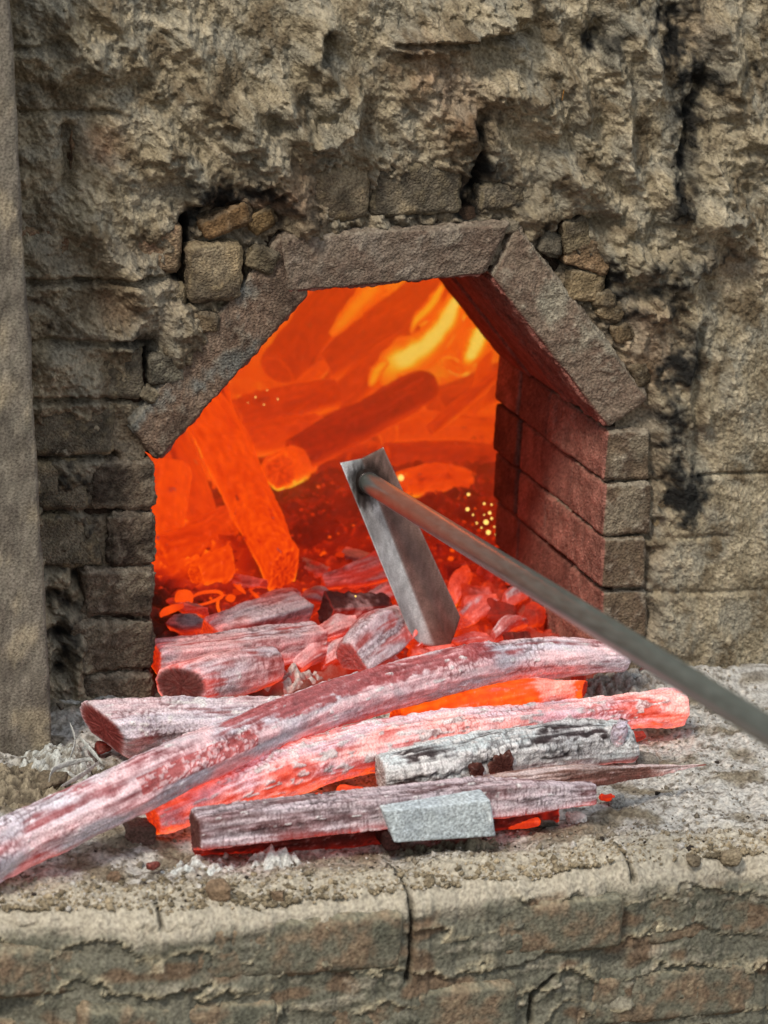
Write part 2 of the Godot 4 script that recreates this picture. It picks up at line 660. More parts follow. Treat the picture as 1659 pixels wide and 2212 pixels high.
# adds to (or raises) a field of the clay's grid along a line of pixels, w and the amount in metres
func stroke(field: PackedFloat32Array, line: Array, w: float, amount: float, uneven := 0.5) -> PackedFloat32Array:
	var q := PackedVector2Array()
	var box := Rect2(flat_at(line[0][0], line[0][1]), Vector2.ZERO)
	for p in line:
		q.append(flat_at(p[0], p[1]))
		box = box.expand(q[-1])
	box = box.grow(w * 2.4)
	var nx := gx.size()
	for i in range(gx.bsearch(box.position.x), mini(gx.bsearch(box.end.x), nx)):
		for j in range(gy.bsearch(box.position.y), mini(gy.bsearch(box.end.y), gy.size())):
			var p := Vector2(gx[i], gy[j])
			var n := mid.get_noise_2d(p.x * 1.3 + 9.0, p.y * 1.3)
			p += Vector2(n, fine.get_noise_2d(p.y, p.x)) * w * 0.45
			var d := 1e9
			if q.size() == 1:
				d = p.distance_to(q[0])
			for k in q.size() - 1:
				d = minf(d, seg_dist(p, q[k], q[k + 1]))
			d /= w
			if d < 2.2:
				field[j * nx + i] += amount * exp(-d * d) * (1.0 + uneven * n)
	return field


func axis(from: float, to: float, a: float, b: float, near: float, coarse: float) -> PackedFloat32Array:
	var out := PackedFloat32Array()
	var x := from
	while x < to:
		out.append(x)
		x += near if x > a and x < b else coarse
	out.append(to)
	return out


func build_kiln() -> void:
	kiln = thing("kiln", "clay-plastered brick kiln front with a six-sided fire mouth", "kiln")
	opening = [[335, 1530], [340, 994], [362, 990], [664, 640], [1000, 604], [1060, 600], [1310, 926], [1296, 1500]]
	build_clay()
	build_mouth_bricks()
	build_wall_bricks()
	build_chamber()


func build_clay() -> void:
	gx = axis(-0.9, 1.0, -0.475, 0.475, 0.0018, 0.016)
	gy = axis(-0.06, 1.3, -0.06, 0.79, 0.0018, 0.016)
	var nx := gx.size()
	var ny := gy.size()
	for f in 5:
		pass
	hgt.resize(nx * ny)
	bare.resize(nx * ny)
	black.resize(nx * ny)
	rust.resize(nx * ny)
	var poly := PackedVector2Array()
	for p in opening:
		poly.append(flat_at(p[0], p[1]))
	# where the clay has fallen off the bricks: a band round the mouth, and patches
	var inside := PackedByteArray()
	inside.resize(nx * ny)
	for j in ny:
		for i in nx:
			var p := Vector2(gx[i], gy[j])
			var d := 1e9
			if absf(p.x) < 0.42 and p.y < 0.62:
				for k in poly.size() - 1:
					d = minf(d, seg_dist(p, poly[k], poly[k + 1]))
				if d < 0.06 and Geometry2D.is_point_in_polygon(p, poly):
					d = -d
				elif d >= 0.06 and Geometry2D.is_point_in_polygon(p, poly):
					d = -1.0
			bare[j * nx + i] = 1.0 - smoothstep(0.042, 0.082, d + 0.018 * mid.get_noise_2dv(p))
			inside[j * nx + i] = 1 if d < -0.0 or (d < 0.014 and p.y > -0.1) else 0
	for s in [[[[640, 425], [980, 420]], 0.034, 1.1], [[[440, 585], [560, 585]], 0.04, 1.2], [[[90, 545], [390, 545]], 0.024, 0.55], [[[100, 670], [390, 680]], 0.030, 0.5], [[[110, 800], [300, 800]], 0.03, 0.45], [[[110, 930], [240, 920]], 0.03, 0.6], [[[150, 1050], [250, 1450]], 0.05, 0.75], [[[1200, 540], [1330, 700]], 0.025, 0.8], [[[1090, 430]], 0.03, 0.7], [[[120, 330]], 0.05, 0.25], [[[460, 455]], 0.035, 0.6]]:
		bare = stroke(bare, s[0], s[1], s[2])
	# thrown lumps, drips and ridges of clay (+) and holes, open joints and cracks (-)
	for s in [
		[[[600, 200], [625, 270], [660, 305], [705, 305], [740, 265], [752, 195]], 0.010, 0.016], [[[690, 150], [722, 195], [690, 245]], 0.008, 0.011], [[[655, 215], [690, 262]], 0.007, -0.014], [[[520, 290], [580, 360], [630, 415], [650, 470]], 0.019, 0.018], [[[470, 250], [520, 240], [570, 220]], 0.012, 0.012],
		[[[120, 30], [170, 90], [230, 140]], 0.016, 0.012], [[[215, 20], [290, 120], [335, 190]], 0.012, 0.011], [[[380, 50], [420, 140], [440, 215]], 0.014, 0.010], [[[350, 330], [430, 372], [425, 430]], 0.016, 0.013], [[[175, 490], [230, 540], [280, 590]], 0.017, 0.012], [[[60, 110], [120, 160], [180, 130]], 0.013, 0.010],
		[[[1185, 140], [1235, 190], [1255, 290], [1300, 330]], 0.011, 0.012], [[[1300, 110], [1335, 200], [1330, 300], [1350, 380]], 0.010, 0.012], [[[1345, 60], [1395, 130], [1400, 190]], 0.010, 0.011], [[[1200, 365], [1265, 400], [1345, 485]], 0.014, 0.012], [[[1050, 185], [1130, 205], [1180, 250]], 0.017, 0.015], [[[1540, 60], [1575, 130], [1560, 190]], 0.012, 0.012],
		[[[840, 92], [985, 82], [1120, 20]], 0.010, 0.016], [[[960, 40], [1090, 20]], 0.022, 0.010], [[[700, 40], [660, 120]], 0.014, 0.010], [[[880, 190], [1000, 260], [1060, 330]], 0.02, 0.008], [[[1420, 420], [1480, 470], [1560, 480]], 0.018, 0.013], [[[1340, 560], [1420, 580], [1500, 560]], 0.02, 0.014], [[[1530, 400], [1590, 470], [1640, 560]], 0.02, 0.010], [[[1580, 230], [1640, 300]], 0.02, 0.010],
		[[[1400, 650], [1410, 665]], 0.010, 0.016], [[[1470, 620], [1500, 700], [1480, 800], [1500, 900]], 0.016, 0.010], [[[1560, 700], [1575, 840]], 0.02, 0.007], [[[300, 640], [380, 680], [400, 720]], 0.017, 0.008], [[[190, 700], [290, 740]], 0.018, 0.009], [[[110, 780], [180, 840]], 0.02, 0.009], [[[70, 540], [120, 600]], 0.016, 0.008],
		[[[400, 455], [500, 458], [605, 475]], 0.008, -0.012], [[[322, 745], [318, 800]], 0.012, -0.03], [[[400, 478], [402, 560], [405, 650]], 0.0045, -0.022], [[[610, 510], [612, 640]], 0.004, -0.016], [[[598, 545], [604, 560]], 0.008, -0.02], [[[50, 606], [240, 603], [400, 600]], 0.0035, -0.014], [[[60, 735], [250, 735], [330, 742]], 0.0035, -0.010], [[[65, 862], [200, 858], [310, 868]], 0.0035, -0.012],
		[[[80, 992], [250, 988]], 0.0035, -0.012], [[[90, 1112], [330, 1106]], 0.0035, -0.010], [[[145, 275], [145, 395]], 0.006, -0.016], [[[20, 240], [140, 238], [250, 240]], 0.003, -0.007], [[[20, 105], [120, 92]], 0.003, -0.007], [[[1030, 250], [1035, 330], [1020, 460]], 0.007, -0.022], [[[1505, 180], [1480, 260], [1465, 400]], 0.009, -0.016], [[[840, 92], [1000, 90], [1140, 70]], 0.004, -0.012],
		[[[1500, 1022], [1580, 1016], [1659, 1018]], 0.0022, -0.008], [[[1395, 1042], [1460, 1036]], 0.003, -0.006], [[[1400, 1160], [1560, 1150]], 0.003, -0.005], [[[1390, 1278], [1640, 1268]], 0.003, -0.005], [[[1500, 700], [1490, 850], [1500, 1000]], 0.006, -0.010], [[[1205, 500], [1200, 560]], 0.010, -0.022], [[[1295, 590], [1290, 640]], 0.011, -0.020], [[[1250, 480], [1330, 470]], 0.009, -0.014], [[[1440, 1000], [1450, 1130]], 0.01, -0.008],
		[[[1300, 1420], [1420, 1440], [1500, 1430]], 0.014, -0.01], [[[90, 1000], [110, 1250], [130, 1450]], 0.012, -0.016], [[[160, 1150], [180, 1300]], 0.012, -0.010], [[[1450, 20], [1460, 80]], 0.018, -0.016], [[[1285, 60], [1290, 110]], 0.010, -0.014], [[[695, 80], [690, 130]], 0.006, -0.012],
	]:
		hgt = stroke(hgt, s[0], s[1], s[2])
	for s in [[[[1440, 10], [1455, 90]], 0.032, 1.0], [[[1290, 60], [1285, 95]], 0.018, 0.9], [[[1510, 170], [1480, 250], [1465, 400], [1450, 440]], 0.017, 1.0], [[[1040, 250], [1035, 330], [1025, 470]], 0.013, 1.0], [[[1080, 400], [1110, 440]], 0.016, 0.7], [[[1460, 560], [1550, 560]], 0.02, 0.7], [[[1330, 600], [1420, 640], [1470, 760]], 0.022, 0.75], [[[310, 740], [325, 800]], 0.020, 0.8], [[[400, 440], [600, 450]], 0.018, 0.6], [[[402, 480], [405, 650]], 0.012, 0.8], [[[1450, 800], [1455, 1000], [1470, 1100]], 0.019, 0.8], [[[1490, 1060]], 0.022, 0.8], [[[1200, 500], [1290, 620], [1330, 700]], 0.016, 0.75], [[[110, 1050], [130, 1400]], 0.026, 0.7], [[[190, 1050], [220, 1480]], 0.020, 0.45], [[[1640, 165]], 0.016, 0.8], [[[690, 60], [700, 120]], 0.016, 0.6], [[[560, 190], [600, 300]], 0.022, 0.35], [[[840, 100], [870, 150]], 0.02, 0.4], [[[640, 470], [1000, 470]], 0.009, 0.55], [[[1350, 1130], [1420, 1300], [1300, 1420]], 0.016, 0.45], [[[80, 640], [200, 760], [160, 860]], 0.02, 0.35], [[[450, 420], [560, 400]], 0.02, 0.5], [[[960, 400]], 0.015, 0.6]]:
		black = stroke(black, s[0], s[1] * 1.4, s[2] * 0.85, 0.9)
	for s in [[[[215, 310]], 0.02, 0.9], [[[900, 130], [1000, 240]], 0.03, 0.5], [[[620, 420]], 0.03, 0.5], [[[1560, 560]], 0.03, 0.4], [[[470, 440], [560, 445]], 0.014, 0.8], [[[250, 660]], 0.02, 0.5], [[[1390, 700], [1400, 780]], 0.03, 0.5], [[[1480, 60]], 0.03, 0.3]]:
		rust = stroke(rust, s[0], s[1], s[2])
	var v := PackedVector3Array()
	var cc := PackedColorArray()
	v.resize(nx * ny)
	cc.resize(nx * ny)
	var ochre := c8(148, 138, 117)
	var grey := c8(141, 136, 122)
	var brown := c8(106, 95, 78)
	var pale := c8(184, 173, 150)
	for j in ny:
		for i in nx:
			var k := j * nx + i
			var x := gx[i]
			var y := gy[j]
			var e := clampf(bare[k], 0.0, 1.0)
			var a := low.get_noise_2d(x, y)
			var u := x * 0.82 + y * 0.25   # the clay ran down: lumps longer than wide
			var w := y * 0.62 - x * 0.1
			var b := ridged.get_noise_2d(u, w)
			var m := mid.get_noise_2d(u * 1.2 + 4.0, w * 1.2)
			var f := fine.get_noise_2d(x, y * 0.8)
			var g := grit.get_noise_2d(x, y)
			# the lower right side is smoothed flatter
			var calm := smoothstep(0.26, 0.40, x) * (1.0 - smoothstep(0.36, 0.52, y))
			var amp := lerpf(1.0, 0.38, e) * lerpf(1.0, 0.4, calm)
			var z := lerpf(0.013, -0.0075, e) + amp * (0.014 * a + 0.0080 * b + 0.0064 * m + 0.0036 * f) + 0.0015 * g
			z += hgt[k] * (1.0 - 0.4 * calm) * (2.0 if hgt[k] > 0.0 else 1.25)
			v[k] = Vector3(x, y, maxf(z, -0.06))
			var tone := 0.6 * low.get_noise_2d(x * 1.7 + 3.0, y * 1.7) + 0.5 * m + 0.35 * f
			var col := ochre.lerp(grey, smoothstep(-0.25, 0.3, low.get_noise_2d(x * 2.2 - 6.0, y * 2.2) + 0.3 * m))
			col = col.lerp(brown, smoothstep(0.0, 0.5, tone))
			col = col.lerp(pale, 0.75 * smoothstep(0.15, 0.6, b * 0.5 + f * 0.7 - tone * 0.5))
			col = col.lerp(c8(112, 100, 88), 0.5 * e)
			col = col.lerp(c8(134, 92, 68), 0.55 * clampf(rust[k], 0.0, 1.0))
			col = col.lerp(c8(27, 28, 29), 0.88 * smoothstep(0.12, 1.05, black[k] + 0.45 * f + 0.25 * m + 0.15 * g - 0.15))
			col = col * (1.0 + 0.16 * g)
			col.a = 1.0
			cc[k] = col
	var idx := PackedInt32Array()
	for j in ny - 1:
		for i in nx - 1:
			var k := j * nx + i
			if inside[k] + inside[k + 1] + inside[k + nx] + inside[k + nx + 1] >= 3:
				continue
			idx.append_array([k, k + nx, k + 1, k + 1, k + nx, k + nx + 1])
	commit("clay_plaster", v, idx, cc, PackedFloat32Array(), M.clay, kiln)


func build_mouth_bricks() -> void:
	var depth := 0.39
	var red := {"col": c8(146, 102, 92), "col2": c8(116, 80, 73), "col3": c8(132, 92, 84), "rough": 0.0010, "chip": 0.003, "round": 0.0025, "step": 0.0042}
	# jambs: on each side six courses, each a front brick and the bricks behind it
	var rows_r := [[928, 1043], [1045, 1160], [1162, 1274], [1276, 1386], [1388, 1500]]
	for k in rows_r.size():
		var top: float = rows_r[k][0]
		var bot: float = rows_r[k][1]
		var xr := 1405.0 - 5.0 * k + (8.0 if k % 2 else 0.0)
		var q := [[1297 - 2.0 * k + 4, bot - 2], [xr, bot - 6], [xr + 2, top - 1], [1312 - 3.5 * k, top + 3]]
		var split := -0.19 if k % 2 == 0 else -0.105
		var o := red.duplicate()
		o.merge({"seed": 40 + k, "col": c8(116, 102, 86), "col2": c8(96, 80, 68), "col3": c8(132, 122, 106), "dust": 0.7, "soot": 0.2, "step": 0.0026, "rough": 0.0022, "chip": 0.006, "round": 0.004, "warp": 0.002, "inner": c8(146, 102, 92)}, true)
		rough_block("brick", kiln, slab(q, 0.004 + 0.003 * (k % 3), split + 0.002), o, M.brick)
		var cuts := [split - 0.005, split - 0.108, split - 0.115, -depth] if k % 2 == 0 else [split - 0.005, split - 0.190, split - 0.197, -depth]
		for d in range(0, cuts.size(), 2):
			var o2 := red.duplicate()
			o2.seed = 60 + k * 3 + d
			var tone := rng.randf_range(0.82, 1.12)
			for key in ["col", "col2", "col3"]:
				o2[key] = (red[key] as Color) * Color(tone, tone, tone)
			var f: Array = slab(q, 0.0, 0.0)
			var proud := rng.randf_range(-0.0025, 0.0025)
			var c := []
			for n in 8:
				var p: Vector3 = f[n % 4]
				c.append(Vector3(p.x + proud, p.y, cuts[d + 1] if n < 4 else cuts[d]))
			rough_block("brick", kiln, c, o2, M.brick)
	var rows_l := [[996, 1104, 196], [1108, 1226, 236], [1231, 1336, 180], [1340, 1453, 156], [1458, 1540, 178]]
	for k in rows_l.size():
		var top: float = rows_l[k][0]
		var bot: float = rows_l[k][1]
		var xl: float = rows_l[k][2]
		var q := [[xl, bot - 1], [335 - (3 if k == 2 else 0), bot - 3], [337 + (3 if k % 2 else 0), top], [xl - 2, top + 2]]
		var o := red.duplicate()
		o.merge({"seed": 80 + k, "col": c8(114, 102, 89), "col2": c8(92, 78, 68), "col3": c8(128, 117, 102), "dust": 0.45, "soot": 0.45, "step": 0.0026, "rough": 0.0038, "chip": 0.010, "round": 0.006, "warp": 0.004}, true)
		var split := -0.115 if k % 2 else -0.19
		rough_block("brick", kiln, slab(q, 0.002 + 0.002 * (k % 3), split + 0.002), o, M.brick)
		var o2 := red.duplicate()
		o2.seed = 90 + k
		var f: Array = slab(q, 0.0, 0.0)
		var c := []
		for n in 8:
			c.append(Vector3(f[n % 4].x, f[n % 4].y, -depth if n < 4 else split - 0.003))
		rough_block("brick", kiln, c, o2, M.brick)
	# the arch: a flat tile over the mouth and a leaning tile on each side, three deep
	var tiles := [
		[[620, 637], [1045, 598], [1108, 478], [611, 510]],
		[[346, 996], [668, 640], [612, 500], [276, 922]],
		[[1060, 602], [1312, 928], [1405, 860], [1118, 480]],
	]
	var look := [
		{"seed": 5, "col": c8(122, 110, 99), "col2": c8(106, 90, 80), "col3": c8(130, 120, 110), "dust": 0.45},
		{"seed": 6, "col": c8(124, 108, 95), "col2": c8(110, 91, 79), "col3": c8(112, 112, 108), "dust": 0.5, "soot": 0.3},
		{"seed": 7, "col": c8(128, 114, 101), "col2": c8(112, 95, 84), "col3": c8(144, 138, 124), "dust": 0.7},
	]
	for k in 3:
		var o: Dictionary = look[k]
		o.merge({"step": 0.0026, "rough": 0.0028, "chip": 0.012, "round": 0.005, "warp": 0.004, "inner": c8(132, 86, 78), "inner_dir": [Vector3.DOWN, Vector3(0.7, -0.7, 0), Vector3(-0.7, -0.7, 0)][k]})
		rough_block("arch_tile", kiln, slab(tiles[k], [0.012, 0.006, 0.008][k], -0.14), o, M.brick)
		var from := -0.143
		for d in 2:
			var o2 := red.duplicate()
			o2.merge({"seed": 20 + k * 2 + d, "step": 0.005, "col": c8(150, 96, 86), "col2": c8(122, 78, 70)}, true)
			var f: Array = slab(tiles[k], 0.0, 0.0)
			var c := []
			for n in 8:
				c.append(Vector3(f[n % 4].x, f[n % 4].y - 0.004 * d, from - 0.118 if n < 4 else from))
			rough_block("arch_tile", kiln, c, o2, M.brick)
			from -= 0.123
	# mortar behind the joints
	var fill := {"col": c8(66, 54, 46), "col2": c8(50, 42, 37), "step": 0.012, "rough": 0.002}
	var sides := [[[1299, 1520], [1460, 1520], [1470, 935], [1316, 935]], [[180, 1540], [326, 1540], [328, 1000], [180, 1000]], [[1075, 596], [1325, 915], [1480, 860], [1120, 470]], [[330, 990], [655, 634], [600, 480], [200, 900]], [[640, 622], [1060, 590], [1110, 440], [600, 470]]]
	for k in sides.size():
		var o := fill.duplicate()
		o.seed = 120 + k
		rough_block("mortar", kiln, slab(sides[k], -0.010, -0.386), o, M.brick)


func build_wall_bricks() -> void:
	# bricks of the wall that show through the clay: four corners, front, tones
	var a := {"col": c8(138, 126, 106), "col2": c8(108, 96, 82), "col3": c8(150, 134, 108)}
	var b := {"col": c8(120, 112, 98), "col2": c8(92, 86, 76), "col3": c8(134, 122, 102)}
	var r := {"col": c8(132, 108, 90), "col2": c8(108, 86, 72), "col3": c8(142, 122, 100)}
	var list := [
		[[[612, 494], [800, 470], [802, 352], [640, 378]], 0.006, a], [[[806, 470], [998, 462], [1000, 345], [808, 352]], 0.004, b], [[[1036, 462], [1140, 448], [1142, 392], [1038, 396]], 0.006, b],
		[[[408, 654], [522, 650], [526, 526], [405, 530]], 0.012, a], [[[530, 646], [603, 646], [606, 566], [530, 530]], -0.004, b], [[[410, 700], [500, 668], [520, 655], [412, 660]], -0.004, b], [[[404, 522], [602, 520], [604, 470], [404, 476]], -0.014, b],
		[[[30, 597], [392, 594], [396, 484], [30, 492]], 0.004, r], [[[30, 730], [402, 736], [404, 612], [30, 612]], 0.003, b], [[[30, 855], [308, 864], [312, 748], [30, 742]], 0.004, b], [[[30, 986], [246, 982], [250, 872], [30, 868]], 0.003, b], [[[30, 1104], [190, 1102], [190, 998], [30, 998]], 0.0, b],
		[[[30, 396], [138, 392], [138, 246], [30, 244]], 0.002, a], [[[154, 396], [300, 392], [296, 262], [154, 258]], 0.004, r],
		[[[30, 1226], [228, 1222], [190, 1112], [30, 1114]], -0.004, b], [[[1412, 1150], [1560, 1142], [1562, 1040], [1414, 1046]], -0.003, a], [[[1405, 1268], [1640, 1260], [1644, 1160], [1408, 1168]], -0.002, b],
	]
	for k in list.size():
		var o: Dictionary = list[k][2].duplicate()
		o.merge({"seed": 200 + k, "rough": 0.0032, "chip": 0.006, "round": 0.006, "step": 0.0034, "warp": 0.003, "dust": 0.35, "dust_col": c8(150, 136, 106), "soot": 0.3})
		rough_block("brick", kiln, slab(list[k][0], list[k][1], -0.1), o, M.brick)
	# broken brick wedged behind the leaning tiles
	var stones := [
		[1250, 610, 44, 40, c8(140, 124, 98)], [1262, 540, 60, 40, c8(136, 114, 90)], [1235, 500, 34, 36, c8(130, 118, 96)], [1308, 665, 32, 24, c8(134, 118, 94)], [1295, 640, 24, 20, c8(150, 134, 108)],
		[350, 790, 40, 34, c8(116, 112, 100)], [385, 745, 36, 26, c8(108, 98, 82)], [316, 845, 22, 18, c8(128, 118, 100)], [440, 690, 34, 22, c8(112, 98, 80)], [1408, 662, 22, 22, c8(138, 122, 96)], [1180, 520, 26, 26, c8(110, 104, 92)], [1095, 484, 20, 18, c8(128, 120, 106)], [1330, 710, 26, 26, c8(120, 104, 82)], [1375, 800, 22, 30, c8(112, 100, 82)], [560, 552, 36, 26, c8(112, 102, 84)], [480, 470, 60, 24, c8(122, 98, 72)], [560, 470, 34, 26, c8(122, 102, 74)],
	]
	for k in stones.size():
		var s: Array = stones[k]
		var p := on_wall(s[0], s[1], -0.012)
		var w: float = s[2] * 0.00051
		var h: float = s[3] * 0.00051
		var tilt := rng.randf_range(-0.5, 0.5)
		var c := []
		for n in 8:
			var q := Vector3((w if n & 1 else -w) * rng.randf_range(0.75, 1.1), (h if n & 2 else -h) * rng.randf_range(0.75, 1.1), (0.022 if n & 4 else -0.04) * rng.randf_range(0.8, 1.2))
			c.append(p + q.rotated(Vector3.BACK, tilt))
		rough_block("brick_rubble", kiln, c, {"seed": 300 + k, "col": s[4], "col2": s[4] * 0.72, "rough": 0.003, "chip": 0.007, "round": 0.004, "step": 0.0026, "dust": 0.3, "soot": 0.35}, M.brick)


func build_chamber() -> void:
	# the hot inside: uneven glowing lining, and the masonry round it
	var x0 := -0.30
	var x1 := 0.98
	var y1 := 0.66
	var z0 := -0.392
	var z1 := -1.32
	var faces := [
		[Vector3(x0, -0.05, z1), Vector3(x1 - x0, 0, 0), Vector3(0, y1 + 0.05, 0)],
		[Vector3(x0, -0.05, z0), Vector3(0, 0, z1 - z0), Vector3(0, y1 + 0.05, 0)],
		[Vector3(x1, -0.05, z1), Vector3(0, 0, z0 - z1), Vector3(0, y1 + 0.05, 0)],
		[Vector3(x0, y1, z1), Vector3(x1 - x0, 0, 0), Vector3(0, 0, z0 - z1)],
	]
	for f in faces:
		var u: Vector3 = f[1]
		var w: Vector3 = f[2]
		var nrm := u.cross(w).normalized()
		var nu := int(u.length() / 0.012)
		var nv := int(w.length() / 0.012)
		var v := PackedVector3Array()
		var cc := PackedColorArray()
		var ht := PackedFloat32Array()
		var idx := PackedInt32Array()
		for j in nv + 1:
			for i in nu + 1:
				var p: Vector3 = f[0] + u * (float(i) / nu) + w * (float(j) / nv)
				var a := low.get_noise_3dv(p)
				var b := mid.get_noise_3dv(p)
				var edge := minf(minf(i, nu - i), minf(j, nv - j)) / 6.0
				v.append(p + nrm * minf(1.0, edge) * (0.02 * a + 0.012 * b))
				cc.append(c8(70, 42, 34))
				ht.append(0.74 + 0.24 * a + 0.08 * b + 0.10 * p.y + 0.10 * smoothstep(0.2, 0.6, p.x))
		for j in nv:
			for i in nu:
				var k := j * (nu + 1) + i
				idx.append_array([k, k + nu + 1, k + 1, k + 1, k + nu + 1, k + nu + 2])
		commit("fire_chamber_lining", v, idx, cc, ht, M.inside, kiln)
	var walls := [[x0 - 0.11, -0.05, -0.86, 0.2, 1.6, 0.92], [x1 + 0.11, -0.05, -0.86, 0.2, 1.6, 0.92], [0.34, -0.05, z1 - 0.11, 1.7, 1.6, 0.2], [0.34, y1 + 0.115, -0.86, 1.27, 0.2, 0.92], [0.34, -0.16, -0.68, 1.27, 0.16, 1.27]]
	for w in walls:
		var o := MeshInstance3D.new()
		o.name = "masonry"
		var m := BoxMesh.new()
		m.size = Vector3(w[3], w[4], w[5])
		m.material = M.plain_clay if M.has("plain_clay") else _plain_clay()
		o.mesh = m
		o.position = Vector3(w[0], w[1], w[2])
		kiln.add_child(o, true)
	var front := [[-0.66, 0.4, -0.21, 0.7, 1.7, 0.37], [0.69, 0.4, -0.21, 0.64, 1.7, 0.37], [0.03, 0.94, -0.21, 0.68, 0.66, 0.37]]
	for w in front:
		var o := MeshInstance3D.new()
		o.name = "masonry"
		var m := BoxMesh.new()
		m.size = Vector3(w[3], w[4], w[5])
		m.material = M.plain_clay
		o.mesh = m
		o.position = Vector3(w[0], w[1], w[2])
		o.position.z = -0.255
		kiln.add_child(o, true)
	var smoke := FogVolume.new()
	smoke.name = "fire_smoke"
	smoke.shape = RenderingServer.FOG_VOLUME_SHAPE_BOX
	smoke.size = Vector3(1.2, 0.62, 0.86)
	smoke.position = Vector3(0.34, 0.335, -0.86)
	var haze := FogMaterial.new()
	haze.density = 0.8
	haze.albedo = Color(0.95, 0.9, 0.86)
	smoke.material = haze
	add_child(smoke)
	tag(smoke, "thin glowing smoke filling the burning kiln behind the mouth", "smoke", "", "stuff")
	var lamp := OmniLight3D.new()
	lamp.name = "fire_light"
	lamp.light_color = Color(1.0, 0.36, 0.1)
	lamp.light_energy = 0.06
	lamp.light_size = 0.12
	lamp.omni_range = 6.0
	lamp.omni_attenuation = 2.0
	lamp.shadow_enabled = true
	lamp.position = Vector3(0.25, 0.52, -0.62)
	add_child(lamp)


func _plain_clay() -> StandardMaterial3D:
	var m := StandardMaterial3D.new()
	m.albedo_color = c8(84, 72, 60)
	m.roughness = 1.0
	M.plain_clay = m
	return m


# ---------------------------------------------------------------- the ledge

func ledge_front(x: float) -> float:
	var xs := [-1.2, -0.51, -0.372, -0.132, 0.11, 0.24, 0.6, 1.4]
	var zs := [0.52, 0.548, 0.588, 0.578, 0.549, 0.546, 0.53, 0.5]
	for k in xs.size() - 1:
		if x <= xs[k + 1]:
			return lerpf(zs[k], zs[k + 1], (x - xs[k]) / (xs[k + 1] - xs[k]))
	return 0.5


func ledge_height(x: float, z: float) -> float:
	var h := 0.006 * low.get_noise_2d(x * 1.3 + 5.0, z * 1.3) + 0.0045 * mid.get_noise_2d(x + 2.0, z) + 0.0026 * fine.get_noise_2d(x, z) + 0.0010 * grit.get_noise_2d(x, z)
	h += 0.012 * exp(-pow((z - 0.03) / 0.05, 2.0)) * smoothstep(0.27, 0.32, absf(x))   # silt against the wall
	h += 0.006 * exp(-pow((z - ledge_front(x) + 0.055) / 0.03, 2.0))   # the rim is a little raised
	return h - 0.004


